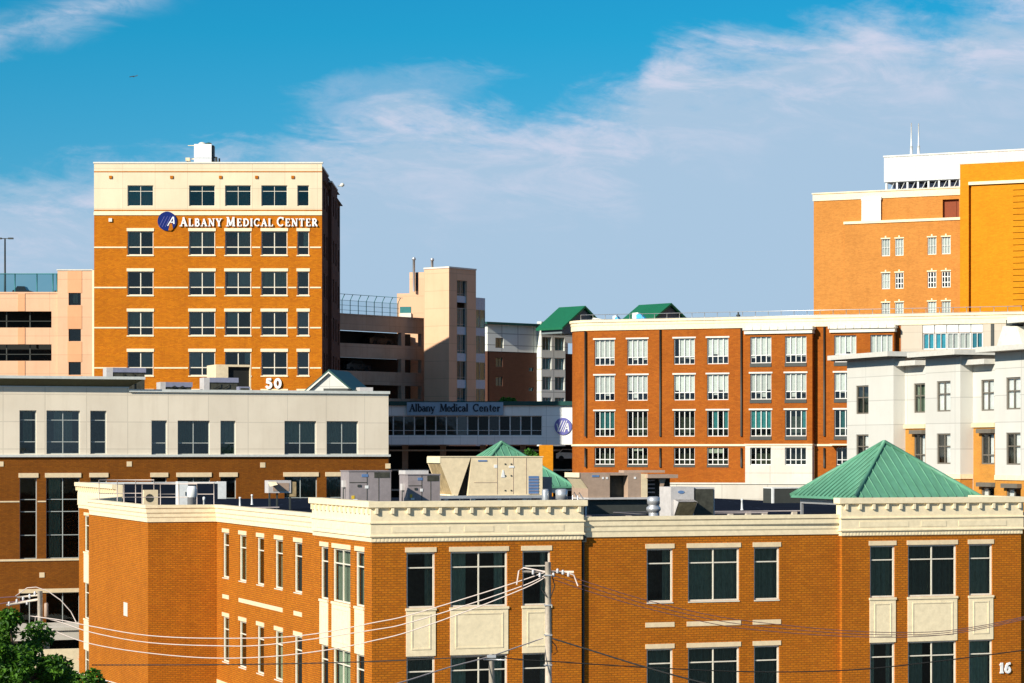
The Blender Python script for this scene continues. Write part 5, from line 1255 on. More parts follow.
for x in (747.5, 814.5, 832.5, 896): mb.poly([F.p(U(x), zbelt, 0), F.p(U(x), zbelt, .8), F.p(U(x), zcor - .6, .8), F.p(U(x), zcor - .6, 0)])
# rounded corner
cx_, cy_ = F.p(0, 0, -rad)[:2]
arcp = []
for k in range(9):
    t = R(-21 - 90 * k / 8 * 1.0 - 0)
    nx_, ny_ = math.sin(t), -math.cos(t)
    arcp.append((cx_ + nx_ * rad, cy_ + ny_ * rad))
for k in range(8): a, b = arcp[k + 1], arcp[k]; mb.poly([(a[0], a[1], GZ), (b[0], b[1], GZ), (b[0], b[1], zcor), (a[0], a[1], zcor)], 0, False)
e = arcp[-1]; far_ = (e[0] + .358 * 22, e[1] + .934 * 22)
mb.poly([(far_[0], far_[1], GZ), (e[0], e[1], GZ), (e[0], e[1], zcor), (far_[0], far_[1], zcor)])
mb.build('wall', 'brick_hotel', HT)
pathc = [far_] + arcp[::-1] + [F.xy(u2e)]
m = MB(); sweep(m, pathc, [(0, zcor), (.12, zcor), (.12, zcor + .45), (.16, zcor + .5), (.16, ztop - .25), (.26, ztop - .22), (.26, ztop), (-.5, ztop), (-.5, ztop - .4), (0, ztop - .4)]); m.build('cornice', 'cream', HT)
m = MB(); sweep(m, [far_] + arcp[::-1] + [F.xy(U(901))], [(-.1, zbelt - .08), (.1, zbelt - .08), (.1, zbelt + .1), (-.1, zbelt + .1)]); m.build('belt_course', 'cream', HT)
m = MB(); m.poly([(p[0], p[1], ztop - .35) for p in ([far_] + arcp[::-1] + [F.xy(u2e), F.xy(u2e, -22)])]); m.build('roof', 'roof_grey', HT)
for i, (a, b) in enumerate(cu):
    off = .8 if i >= 4 else 0
    for k, (c, d) in enumerate(rowz):
        if i in (4, 5) and k == 3: off_ = .82
        else: off_ = off if k < 3 else 0
        light = k < 2
        if light: fl, sp = 'blind', [(j_ / 4 + .005, j_ / 4 + .245, rw.choice((.7, .7, .72, .74, .76, .8, .9, .62))) for j_ in range(4) if rw.random() > .04]
        elif k == 2 and i in (0, 3, 4, 5, 6): fl, sp = 'teal', [(j_ / 4, j_ / 4 + .24, .7) for j_ in range(4) if rw.random() > .4] or [(0, .25, .7)]
        elif k == 3 and rw.random() > .5: fl, sp = 'blind', [(rw.choice((0, .25, .5)), .74, rw.uniform(.1, .35))]
        else: fl, sp = 'room', None
        window(HT, F, a, b, c, d, off_, .25, .07, (.25, .5, .75), (.7,), 'frame_white', 'glass_clear' if light else 'glass', fl, sp, .8, .075)
        if not (i >= 4 and k == 0) and not (i in (4, 5) and k == 3) and k < 3: piece(HT, 'lintel', 'white', F, a - .12, b + .12, d + .004, d + .15, off_ - .1, off_ + .06)
        if i >= 4 and k < 3: piece(HT, 'sill_panel', 'steel_dark', F, a - .02, b + .02, c - .34, c - .004, off_ - .1, off_ + .06)
        if k == 3 and i not in (4, 5): piece(HT, 'sill_panel', 'steel_dark', F, a - .02, b + .02, c - .24, c - .004, off_ - .1, off_ + .03)
for x0, x1 in ((747, 814.8), (832, 897)):
    m = MB(); F.box(m, U(x0), U(x1), zcor - .62, zcor - .28, -.1, 1.0); F.prism(m, [(U(x0) - .1, zcor - .28), (U(x1) + .1, zcor - .28), (U(x1) + .1, zcor + .0), (U(x0) - .1, zcor + .0)], -.05, 1.15)
    for k in range(9): u = U(x0) + (U(x1) - U(x0)) * k / 8; F.box(m, u - .04, u + .04, zcor - .24, zcor + .05, 1.1, 1.2)
    m.build('bay_canopy', 'white', HT)
    m = MB(); F.box(m, U(x0), U(x1), zbelt - .02, zbelt + .12, .0, .9); m.build('belt_course', 'cream', HT)
# concrete base of the first bay
m = MB(); F.wall(m, U(747.6), U(814.4), GZ, zbelt - .03, [(a, b, *rowz[3]) for a, b in cu[4:6]], .82, .25)
for x in (747.6, 814.4): m.poly([F.p(U(x), GZ, 0), F.p(U(x), GZ, .82), F.p(U(x), zbelt - .03, .82), F.p(U(x), zbelt - .03, 0)])
m.build('concrete_base', 'concrete', HT)
for x in (585.6, 660.5, 741.6, 824.5):
    m = MB()
    for a, b in ((Zr(330.8), Zr(436.5)), (Zr(448), Zr(467))): c0 = F.p(U(x), b, .1); m.tube([c0, F.p(U(x), a, .1)], .1, 6)
    m.build('downspout', 'steel_dark', HT)
# upper beige part, right
m = MB(); up = [(U(922.5 + 60.5 * k / 5 + .4), U(922.5 + 60.5 * (k + 1) / 5 - .4), Zr(349, 950), Zr(332.7, 950)) for k in range(5)]
F.wall(m, U(901), u2e, GZ, zcor, [(U(922.5), U(983), Zr(349.2, 950), Zr(322, 950)), (U(1013), u2e - .5, Zr(349.2, 1015), Zr(328, 1015))], .05, .3); m.build('upper_wall', 'beige_upper', HT)
for k, h in enumerate(up): window(HT, F, *h, .05, .3, .08, (.5,), (), 'frame_white', 'glass_clear' if k in (2, 3) else 'glass_teal', 'blind' if k in (2, 3) else 'teal', [(0, .45), (.6, .95)], .6)
window(HT, F, U(1013), U(1026), Zr(349.2, 1015), Zr(328, 1015), .05, .3, .08, (.5,), (), 'frame_white', 'glass_teal', 'blind', [(0, .5)], .6)
m = MB()
for k in range(5): F.box(m, U(922.5 + 60.5 * k / 5) + .04, U(922.5 + 60.5 * (k + 1) / 5) - .04, Zr(332.4, 950), Zr(322.2, 950), -.3, -.02)
m.build('white_panel', 'steel_white', HT)
m = MB(); F.box(m, U(991), U(994), GZ, zcor, -.1, .15); m.build('dark_joint', 'steel_dark', HT)
# roof rail
t = thing('roof_railing', 'thin pipe railing along the roof edge of the long red brick block', 'railing', F.p(0, ztop))
zf = ztop + .55
rail(F, U(578), U(1020), 34, zf, -.8, True, .03, 'galv', ztop - .35)
def bundle(px, px1, Y, yt, label, white=True):
    FG = Fac(px, Y, -21); w_ = FG.u(px1); z1 = FG.z(px, yt); z0 = ztop - .35
    t = thing('covered_equipment', label, 'equipment', FG.p(0, z0), 'sheeted equipment on the red brick roof')
    m = MB(); h = z1 - z0
    FG.prism(m, [(0, z0), (w_ * .6, z0), (w_ * .7, z0 + h * .7), (w_ * .4, z1), (.02, z1 - .05)], -.8, 0); m.build('frame', 'steel_white', t)
    m = MB(); FG.prism(m, [(w_ * .35, z0 + .3), (w_, z0 + .1), (w_ * .95, z0 + h * .5), (w_ * .55, z1 - .1), (w_ * .3, z1 - .25)], -.7, .06); m.build('sheet', 'blue_tarp', t)
bundle(612.5, 620.5, 240, 315.5, 'smaller blue and white covered bundle behind the roof railing')
bundle(632, 646, 240, 312.5, 'larger blue and white covered bundle in front of the dark green gable')
FG = Fac(738.3, 236, -21); m = MB(); m.lathe(FG.p(0, ztop - .35), [(.12, 0), (.12, .7), (.2, .72), (.2, .85), (.08, .9), (.08, 1.1)]); tag(m.build('roof_pipe', 'steel_dark'), 'short dark pipe standing on the middle of the red brick roof', 'pipe')
FG = Fac(744, 236, -21); m = MB(); m.lathe(FG.p(0, ztop - .35), [(.12, 0), (.12, .35), (.18, .36), (.1, .55)]); tag(m.build('roof_vent', 'steel_dark'), 'low dark vent cap just right of the short dark roof pipe', 'vent')
FG = Fac(584, 239, -21); m = MB(); zz = ztop; FG.prism(m, [(-.0, zz - .3), (2.0, zz - .3), (1.6, zz + .25), (.5, zz + .45)], -2.5, -1.2); t = tag(m.build('roof_access', 'white'), 'small white roof access hut at the rounded corner', 'roof hut')
# retaining wall in front
FW = Fac(585, 222, -10); t = thing('retaining_wall', 'pale concrete wall behind the near roof, below the red brick block', 'wall', FW.p(0, GZ))
zw = FW.z(700, 484); m = MB(); FW.box(m, -.5, FW.u(845), GZ, zw, -.5, 0); m.build('wall', 'concrete', t)
m = MB(); FW.box(m, -.6, FW.u(845) + .1, zw, zw + .12, -.6, .1); m.build('coping', 'white', t)

# ================================================================== stepped white apartment block, right
WB = thing('apartment_block', 'stepped white panel apartment block with flat overhanging eaves at right', 'building', (Fac(847, 163, -70).X, 163, GZ))
A_ = Fac(847, 164, -70)
def nxt(F, px, a):      # a plane that starts where F crosses a column
    u = F.u(px); x, y = F.xy(u); G_ = Fac(px, 100, a); G_.X, G_.Y = x, y; return G_, u
SA, uA = nxt(A_, 893.5, 20); B2, uSA = nxt(SA, 905, -70); 
uB2 = B2.u(925.7)
C2 = Fac(925.5, 100, -70); bx, by = B2.xy(uB2); C2.X, C2.Y = bx - .94 * 1.2, by - .342 * 1.2
C2.X, C2.Y = C2.xy(C2.u(925.5))
SC, uC2 = nxt(C2, 960.3, 20); D2, uSC = nxt(SC, 973, -70); uD2 = D2.u(995)
E2 = Fac(995, 100, -70); bx, by = D2.xy(uD2); E2.X, E2.Y = bx - .94 * 1.2, by - .342 * 1.2
E2.X, E2.Y = E2.xy(E2.u(995)); uE2 = E2.u(1060)
def zz(F, x, y): return (HZ - y) / FOC * F.dep(x)
w1 = (zz(A_, 862, 414), zz(A_, 862, 385.5)); pit = 3.2
s1 = zz(A_, 862, 385.5) - zz(A_, 862, 434.5); rr_ = [(w1[0] - s1 * k, w1[1] - s1 * k) for k in range(4)]
ztp = zz(A_, 862, 359); ztC = zz(C2, 940, 356.5); zOr = rr_[1][0] - .6
mb = MB()
hA = [(A_.u(856), A_.u(868.5))]; hB = [(B2.u(913.8), B2.u(925))]; hC = [(C2.u(936.7), C2.u(950.5))]; hD = [(D2.u(981), D2.u(994))]; hE = [(E2.u(1006), E2.u(1020.5))]
def hz(us, ks): return [(a, b, *rr_[k]) for a, b in us for k in ks]
zo = rr_[1][1] + .35
zb_ = zOr
A_.wall(mb, 0, uA, GZ, ztp, hz(hA, (0, 1, 2, 3)), 0, .18)
SA.wall(mb, 0, uSA, GZ, ztp)
B2.wall(mb, 0, uB2 + .0, zo, ztp - .6, hz(hB, (0,)), 0, .18)
C2.wall(mb, 0, uC2, zb_, ztC, hz(hC, (0, 1)), 0, .18)
SC.wall(mb, 0, uSC, zb_, ztC)
D2.wall(mb, 0, uD2, zo, ztC - .6, hz(hD, (0,)), 0, .18)
E2.wall(mb, 0, uE2, zb_, ztC, hz(hE, (0, 1)), 0, .18)
def side_ret(Fa, ua, Fb, z0, z1):
    a = Fa.xy(ua); b = (Fb.X, Fb.Y); mb.poly([(a[0], a[1], z0), (b[0], b[1], z0), (b[0], b[1], z1), (a[0], a[1], z1)])
side_ret(B2, uB2, C2, GZ, ztC); side_ret(D2, uD2, E2, GZ, ztC)
mb.build('wall', 'white_panel', WB)
mb = MB()
B2.wall(mb, 0, uB2, GZ, zo, hz(hB, (1, 2, 3)), -.02, .18); C2.wall(mb, 0, uC2, GZ, zb_, hz(hC, (2, 3)), -.02, .18); SC.wall(mb, 0, uSC, GZ, zb_, (), -.02)
D2.wall(mb, 0, uD2, GZ, zo, hz(hD, (1, 2, 3)), -.02, .18); E2.wall(mb, 0, uE2, GZ, zb_, hz(hE, (2, 3)), -.02, .18)
mb.build('brick_wall', 'brick_wh', WB)
piece(WB, 'belt_course', 'cream', C2, -.0, uC2 + .05, zb_ - .28, zb_ - .003, -.05, .05); piece(WB, 'belt_course', 'cream', E2, 0, uE2, zb_ - .28, zb_ - .003, -.05, .05)
piece(WB, 'belt_course', 'cream', SC, .06, uSC, zb_ - .28, zb_ - .003, -.05, .04)
piece(WB, 'belt_course', 'lintel', B2, 0, uB2, zo, zo + .26, -.05, .1); piece(WB, 'belt_course', 'lintel', D2, 0, uD2, zo, zo + .26, -.05, .1)
kk = 0
for F_, hs_, ks in ((A_, hA, (0, 1, 2)), (B2, hB, (0, 1, 2)), (C2, hC, (0, 1, 2)), (D2, hD, (0, 1, 2)), (E2, hE, (0, 1, 2))):
    for k in ks:
        for a, b in hs_:
            kk += 1; half = [(.0, .45)], [(0, 1, .95)], [(.55, 1)]
            fl = 'room' if F_ is A_ and k == 0 else ('curtain' if F_ is B2 and k == 0 else 'blind'); sp = half[kk % 3] if fl == 'blind' else [(0, 1)]
            window(WB, F_, a, b, *rr_[k], 0 if not (k > 1) else -.02, .18, .09, (.5,), (.42,) if k != 1 or F_ in (A_, C2, E2) else (.7,), 'frame_brown', 'glass_clear' if fl == 'blind' else 'glass', 'white' if fl == 'blind' else fl, sp, .6, .07)
            if (F_ in (B2, D2) and k >= 1) or k == 2: piece(WB, 'window_head', 'frame_brown', F_, a - .1, b + .1, rr_[k][1] + .004, rr_[k][1] + .25, -.1, .3)
def eave(F1, u1, F2, u2, z, ov, th=.34, hid=0):
    """flat eave over a bay whose front is F1 and right side is F2"""
    c = F1.xy(0); d = F1.xy(u1); e_ = F2.xy(u2 + ov) if F2 else None
    m = MB(); p = [F1.xy(-hid, ov), line_x(F1.xy(0, ov), F1.d, F2.xy(0, ov), F2.d), F2.xy(u2 + 6, ov), F1.xy(-hid, -6)]
    b = [(q[0], q[1], z) for q in p]; tp = [(q[0], q[1], z + th) for q in p]; m.hexa(b + tp); m.build('eave', 'eave', WB)
    m = MB(); p = [F1.xy(-hid + .05, ov - .25), line_x(F1.xy(0, ov - .25), F1.d, F2.xy(0, ov - .25), F2.d), F2.xy(u2 + 5.8, ov - .25), F1.xy(-hid + .05, -5.8)]
    m.hexa([(q[0], q[1], z - .06) for q in p] + [(q[0], q[1], z - .002) for q in p]); m.build('soffit', 'steel_dark', WB)  # shade under the eave is put into this dark underside
eave(A_, uA, SA, uSA, ztp, .95, .3, .95)
eave(C2, uC2, SC, uSC, ztC, .95, .3, .6)
m = MB(); m.hexa([(*q, z) for z in (ztC,) for q in (E2.xy(-.6, .95), E2.xy(uE2, .95), E2.xy(uE2, -6), E2.xy(-.6, -6))] + [(*q, ztC + .3) for q in (E2.xy(-.6, .95), E2.xy(uE2, .95), E2.xy(uE2, -6), E2.xy(-.6, -6))]); m.build('eave', 'eave', WB)
for F_, uu, z in ((B2, uB2, ztp - .6), (D2, uD2, ztC - .6)):
    m = MB(); F_.box(m, -.25, uu + .0, z, z + .3, -3, .75); m.build('eave', 'eave', WB)
m = MB(); mb = MB()
for F_, uu, z in ((A_, uA, ztp), (C2, uC2, ztC), (E2, uE2, ztC)):
    mb.poly([F_.p(0, z + .1, 0), F_.p(uu, z + .1, 0), F_.p(uu, z + .1, -8), F_.p(0, z + .1, -8)])
mb.build('roof', 'roof_grey', WB)
# white roof vent structure on the right bay
FG = Fac(996, E2.dep(996) + 1.5, -70); a, b, c, d = FG.u(996), FG.u(1003), FG.u(1017), FG.u(1023); z0 = ztC + .3; z1 = FG.z(1000, 326)
t = thing('roof_cowl', 'white tapered roof cowl with dark opening on the white apartment block', 'roof vent', FG.p(0, z0))
m = MB(); FG.prism(m, [(0, z0), (d - a, z0), (c - a, z1 - .1), (b - a, z1)], -1.6, 0); m.build('body', 'white', t)
m = MB(); FG.box(m, b - a, c - a + .3, z1 - .0, z1 + .35, -1.3, -.2); m.build('opening', 'steel_dark', t)
m = MB(); FG.box(m, c - a - .6, d - a + 1.5, z1 + .1, z1 + .45, -1.5, .3); m.build('hood', 'white', t)

# ================================================================== big orange hospital, upper right
F = Fac(813.7, 345, -25); U = F.u
HS = thing('hospital_block', 'massive orange brick hospital with white corrugated rooftop storey at upper right', 'building', F.p(0, GZ))
Zc = lambda y, x=813.7: (HZ - y) / FOC * F.dep(x)
ue = U(962); zt = Zc(193.6)
pairs = [(882, 890.5), (895.5, 904), (928, 936.8), (942, 951)]
x9 = 918; rowz = [(Zc(255.2, x9), Zc(238, x9)), (Zc(288.3, x9), Zc(272.2, x9)), (Zc(318, x9), Zc(302, x9))]
hs = [(U(a), U(b), c, d) for a, b in pairs for c, d in rowz]
z_red = (Zc(217.5, 950), Zc(199.3, 950)); hred = (U(942.6), U(959), *z_red)
zled = Zc(224.5, 845)
mb = MB(); F.wall(mb, 0, U(845), GZ, zt, (), 0); F.wall(mb, U(845), ue, GZ, zled, hs, .25, .25); F.wall(mb, U(845), ue, zled, zt, [hred], 0, .3)
mb.poly([F.p(U(845), GZ, 0), F.p(U(845), GZ, .25), F.p(U(845), zled, .25), F.p(U(845), zled, 0)])
sd2 = F.xy(0, -40); mb.poly([F.p(0, GZ, -40), F.p(0, GZ, 0), F.p(0, zt, 0), F.p(0, zt, -40)]); mb.build('wall', 'brick_hosp', HS)
m = MB(); F.box(m, -.1, ue, zt - 1.05, zt - .12, -.32, .12); F.box(m, -.2, ue, zt - .12, zt + .05, -.5, .25); m.build('cornice', 'cream', HS)
m = MB(); F.box(m, U(845) - .1, ue, zled, zled + .35, -.3, .4); m.build('ledge', 'cream', HS)
m = MB(); F.box(m, *hred[:2], *z_red, -.6, -.5); F.box(m, U(955), U(955.6), *z_red, -.5, -.42); build_each(m, 'red_panel', 'red_panel', HS)
m = MB(); F.box(m, U(862.3), U(881.4), Zc(221.5, 870), Zc(199.5, 870), -.3, .35); F.box(m, U(862), U(882), Zc(200.5, 870), Zc(197.5, 870), -.3, .42); m.build('white_bay', 'steel_white', HS)
for i, (a, b) in enumerate(pairs):
    for k, (c, d) in enumerate(rowz):
        bl = k in (0, 2) or i == 0
        if bl: window(HS, F, U(a), U(b), c, d, .25, .25, .1, (.33, .67), (.5,), 'frame_white', 'glass_clear', 'blind', [(0, 1)], .5, .05)
        else: window(HS, F, U(a), U(b), c, d, .25, .25, .12, (.33, .67), (.33, .67), 'frame_white', 'glass', 'room', None, .8, .12)
        m = MB(); uc = (U(a) + U(b)) / 2; F.box(m, U(a) - .08, U(b) + .08, d + .004, d + .16, .1, .32); F.box(m, uc - .1, uc + .1, d + .16, d + .42, .2, .33); m.build('lintel', 'cream', HS)
m = MB(); m.poly([F.p(0, zt - .3, 0), F.p(ue, zt - .3, 0), F.p(ue, zt - .3, -40), F.p(0, zt - .3, -40)]); m.build('roof', 'roof_grey', HS)
# white rooftop storey on columns
Fp = Fac(884, F.dep(884) + 6, -25); up = Fp.u(1100); za, zb = Fp.z(884, 157.3), Fp.z(884, 182.3)
m = MB(); Fp.box(m, 0, up, zb, za, -20, 0); m.build('rooftop_storey', 'white_corr', HS)
m = MB(); Fp.box(m, -.1, up, za, za + .2, -20.1, .1); m.build('rooftop_edge', 'white', HS)
for k in range(8):
    x = 886 + 10.5 * k; u = Fp.u(x); m = MB(); Fp.box(m, u - .12, u + .12, zt - .3, zb, -.5, -.2); m.tube([Fp.p(u + .1, zt - .2, -.4), Fp.p(u + 1.1, zb, -.4)], .06); m.build('column', 'steel_white', HS)
m = MB()
for x, w1_ in ((890, 1.0), (900, 1.6), (913, 1.2), (926, 2), (940, 2.4)): u = Fp.u(x); Fp.box(m, u, u + w1_, zt - .3, zb - .25, -3, -1.5); m.lathe(Fp.p(u + w1_ + .4, zt - .3, -1.6), [(.3, 0), (.3, 1.0), (.1, 1.2)], 10)
m.build('machinery', 'unit_blue', HS)
m = MB(); Fp.box(m, .3, up, zt - .3, zb - .02, -9, -7); m.build('dark_recess', 'cap_green', HS)
for i, (x, y) in enumerate(((911.3, 122.5), (918.6, 123.5))):
    m = MB(); m.tube([Fp.p(Fp.u(x, -2), za, -2), Fp.p(Fp.u(x, -2), Fp.z(884, y), -2)], .14, 6, 0, True, .07); m.tube([Fp.p(Fp.u(x, -2), za, -2), Fp.p(Fp.u(x, -2), za + 1.6, -2)], .2, 6)
    tag(m.build('antenna_mast', 'steel_white'), ['left of the two thin white masts on the hospital rooftop', 'right of the two thin white masts on the hospital rooftop'][i], 'antenna', 'masts on the hospital roof')
# golden wing
F = Fac(960.3, 328, -25); U = F.u; z = lambda y, x=960.3: (HZ - y) / FOC * F.dep(x); ue = U(1090); zt = z(164.5)
mb = MB(); F.wall(mb, 0, U(969), GZ, zt, (), .15); F.wall(mb, U(969), U(971.3), GZ, z(185), (), -.4)
zl = z(184.5, 969)
slots = [(U(1013), ue, z(190 + 6.1 * k + .4, 1013), z(190 + 6.1 * k - .2, 1013)) for k in range(22)]
F.wall(mb, U(971.3), ue, GZ, zl, slots, .0, .25); F.wall(mb, U(969), ue, zl, zt, (), .15)
mb.poly([F.p(U(969), GZ, -.4), F.p(U(969), GZ, .15), F.p(U(969), zl, .15), F.p(U(969), zl, -.4)]); mb.poly([F.p(U(971.3), GZ, -.4), F.p(U(971.3), GZ, 0), F.p(U(971.3), zl, 0), F.p(U(971.3), zl, -.4)])
mb.poly([F.p(0, GZ, -14), F.p(0, GZ, .15), F.p(0, zt, .15), F.p(0, zt, -14)]); mb.poly([F.p(0, zt - .01, .15), F.p(ue, zt - .01, .15), F.p(ue, zt - .01, -14), F.p(0, zt - .01, -14)])
mb.build('golden_wall', 'brick_gold', HS)
m = MB(); F.box(m, U(969), ue, zl - .1, zl + .3, -.02, .32); m.build('ledge', 'cream', HS)
m = MB(); F.box(m, -.05, ue, zt, zt + .12, -.4, .22); m.build('coping', 'cream', HS)
m = MB(); F.box(m, U(971.3), ue, GZ, zl, -.6, -.35); m.build('slot_backing', 'red_panel', HS)

# low orange block seen past the right edge of the near building
F = Fac(1010, 140, -70); U = F.u
t = thing('orange_annex', 'narrow orange brick wall with white windows at the far right edge', 'building', F.p(0, GZ))
F = Fac(1012, 138, 10); U = F.u
m = MB(); z = lambda y: (HZ - y) / FOC * F.dep(1022); hh = [(U(1021), U(1027), z(y1), z(y0)) for y0, y1 in ((518, 548), (573, 603))]
F.wall(m, 0, U(1060), GZ, z(505), hh, 0, .2); m.poly([F.p(0, z(505), 0), F.p(U(1060), z(505), 0), F.p(U(1060), z(505), -1.5), F.p(0, z(505), -1.5)]); m.build('wall', 'brick_wh', t)
for h in hh: window(t, F, *h, 0, .2, .12, (), (.5,), 'frame_white', 'glass_clear', 'blind', [(0, 1)], .5, .1)

# ================================================================== utility poles and wires
def sag(p, q, s, n=16): return [tuple(p[i] + (q[i] - p[i]) * k / n - (s * 4 * (k / n) * (1 - k / n) if i == 2 else 0) for i in range(3)) for k in range(n + 1)]
def at(px, py, Y): return ((px - 512) / FOC * Y, Y, (HZ - py) / FOC * Y)
def pole(px, Y, pyt, r, label):
    t = thing('utility_pole', label, 'utility pole', at(px, HZ, Y)[:2] + (GZ,), 'wooden utility poles along the street')
    x, y, zt = at(px, pyt, Y); m = MB(); m.tube([(x, y, GZ), (x + .02, y, (GZ + zt) / 2), (x, y, zt)], r * 1.2, 10, 0, True, r * .92); m.build('pole', 'wood_pole', t)
    return t, x, y, zt
YP = 92
t, x, y, zt = pole(548, YP, 562, .125, 'tall pale wooden utility pole with wires and insulators in front of the brick wall')
m = MB(); zA = zt - .38
m.tube([(x - .95, y + .1, zA + .02), (x + .95, y + .15, zA)], .05, 5); m.build('crossarm', 'wood_pole', t)
m = MB(); m.tube([(x - 1.15, y, zA - .45), (x - 1.08, y, zA + .05), (x - .9, y, zA + .17), (x - .5, y, zA + .1), (x - .1, y, zA + .02)], .028, 5); m.tube([(x + .1, y, zA + .05), (x + .6, y, zA + .02), (x + .95, y, zA - .1), (x + 1.1, y, zA - .5)], .025, 5); m.build('guard_wire', 'wire_pale', t)
for dx, dz in ((-.55, .0), (.35, .05), (.55, .0), (.75, -.08), (.2, -.1), (-.3, -.1)):
    m = MB(); m.lathe((x + dx, y, zA + dz - .08), [(.025, 0), (.055, .03), (.035, .06), (.06, .08), (.035, .11), (.05, .14), (.02, .17)], 10); build_each(m, 'insulator', 'porcelain', t)
m = MB(); m.tube([(x - .15, y - .16, zA - .2), (x - .25, y - .16, zA - .6), (x - .05, y - .16, zA - .9)], .02, 5); m.tube([(x + .15, y - .16, zA - .15), (x + .25, y - .16, zA - .5), (x + .08, y - .16, zA - .95)], .02, 5)
m.tube([(x + .14, y - .1, zt - 2.9), (x + .3, y - .1, zt - 3.1), (x + .34, y - .1, zt - 3.3), (x + .2, y - .1, zt - 3.4)], .018, 5); m.build('jumper_cable', 'wire_dark', t)
m = MB()
for k in range(5): m.box(x - .15, x + .15, y - .15, y + .15, zt - .5 - 1.1 * k, zt - .46 - 1.1 * k)
build_each(m, 'band', 'galv', t)
t, x2, y2, zt2 = pole(491.5, YP - 3, 654, .11, 'short pale pole top with cable clamps, left of the tall pole')
m = MB(); m.tube([(x2 - .3, y2 - .12, zt2 - .18), (x2 + .5, y2 - .12, zt2 - .2)], .03, 5); m.box(x2 - .16, x2 + .16, y2 - .17, y2 - .1, zt2 - .12, zt2 - .02); m.build('cable_clamp', 'galv', t)
YL = 97
t, x3, y3, zt3 = pole(40, YL, 591, .11, 'pale utility pole with insulator cluster beside the leafy tree')
m = MB(); m.tube([(x3 - 1.3, y3, zt3 - .55), (x3 + .1, y3, zt3 - .3)], .05, 5); m.tube([(x3 - .9, y3, zt3 - .25), (x3 + .05, y3, zt3 - .15)], .04, 5); m.build('crossarm', 'wood_pole', t)
for dx, dz in ((-.4, -.2), (-.65, -.3), (-.9, -.4), (-.5, -.45), (-1.2, -.5), (-.2, -.1)):
    m = MB(); m.lathe((x3 + dx, y3, zt3 + dz - .08), [(.025, 0), (.055, .03), (.035, .06), (.06, .08), (.035, .11), (.05, .14), (.02, .17)], 10); build_each(m, 'insulator', 'porcelain', t)
m = MB(); c = (x3 + .24, y3, zt3 - 1.0); m.lathe(c, [(.06, 0), (.08, .04), (.08, .5), (.05, .54)], 12); m.build('transformer', 'unit_brown', t)
m = MB(); m.tube([(x3 - .95, y3, zt3 - .2), (x3 - .5, y3, zt3 + .12), (x3 - .15, y3, zt3 + .15), (x3 + .3, y3, zt3 + .0), (x3 + .8, y3, zt3 - .35), (x3 + 1.2, y3, zt3 - .8), (x3 + 1.4, y3, zt3 - 1.2)], .02, 5)
m.tube([(x3 - .15, y3 - .1, zt3 - 1.0), (x3 - .2, y3 - .1, zt3 - 1.4), (x3 - .05, y3 - .1, zt3 - 1.7)], .018, 5); m.build('jumper_cable', 'wire_pale', t)
WG = 'overhead wires between the poles'
def wire(pts, Ys, mt, r, label, n=5):
    """pts: picture points along the wire with the distance given at both ends"""
    P = []
    k = len(pts); X0, X1 = pts[0][0], pts[-1][0]
    # Catmull-Rom through the points
    def cr(a, b, c, d, t): return tuple(.5 * ((2 * b[i]) + (-a[i] + c[i]) * t + (2 * a[i] - 5 * b[i] + 4 * c[i] - d[i]) * t * t + (-a[i] + 3 * b[i] - 3 * c[i] + d[i]) * t ** 3) for i in range(2))
    for i in range(k - 1):
        a, b, c, d = pts[max(i - 1, 0)], pts[i], pts[i + 1], pts[min(i + 2, k - 1)]
        for j in range(n): P.append(cr(a, b, c, d, j / n))
    P.append(pts[-1])
    P = [at(p[0], p[1], Ys[0] + (Ys[1] - Ys[0]) * (p[0] - X0) / (X1 - X0)) for p in P]
    m = MB(); m.tube(P, r, 5); return tag(m.build('overhead_wire', mt), label, 'wire', WG)
wire([(30, 616), (60, 620), (90, 626), (148, 635.5), (217, 638.3), (300, 635.8), (374, 622.6), (408, 615.5), (470, 597), (520, 581), (546, 572)], (YL, YP), 'wire_pale', .021, 'topmost pale sagging wire from the left pole to the tall pole')
wire([(36, 616), (60, 622), (92, 632.5), (148, 642.5), (217, 645.8), (272, 644.3), (374, 629.8), (408, 623), (470, 604), (525, 585), (546, 575)], (YL, YP), 'wire_pale', .021, 'middle pale sagging wire from the left pole to the tall pole')
wire([(38, 620), (55, 631), (92, 644), (148, 653), (210, 658), (272, 656.5), (333, 649), (374, 640.5), (408, 632), (470, 610), (525, 588), (546, 577)], (YL, YP), 'wire_pale', .021, 'lowest of the three pale wires from the left pole to the tall pole')
wire([(-20, 599), (10, 597), (36, 596)], (YL + 2, YL), 'wire_brown', .02, 'upper thin wire running left off the pole by the tree')
wire([(-20, 607), (5, 603), (36, 599)], (YL + 2, YL), 'wire_brown', .02, 'lower thin wire running left off the pole by the tree')
wire([(92, 665), (240, 664.5), (372, 661.5), (491, 656)], (YP + 2, YP - 3), 'wire_dark', .022, 'dark cable low across the left face to the short pole')
wire([(491, 656), (520, 659.5), (553, 661.5), (640, 667), (752, 671.8), (850, 670), (940, 661), (1040, 648)], (YP - 3, YP + 2), 'wire_dark', .022, 'dark cable running right from the short pole across the brick')
wire([(551, 638), (590, 650), (640, 665.5), (700, 682), (760, 696)], (YP, YP - 8), 'wire_dark', .03, 'dark cable dropping steeply right from the tall pole')
wire([(395, 684), (412, 679), (450, 667), (491, 656), (543, 638)], (YP - 8, YP), 'wire_pale', .024, 'pale service wire climbing from bottom to the tall pole')
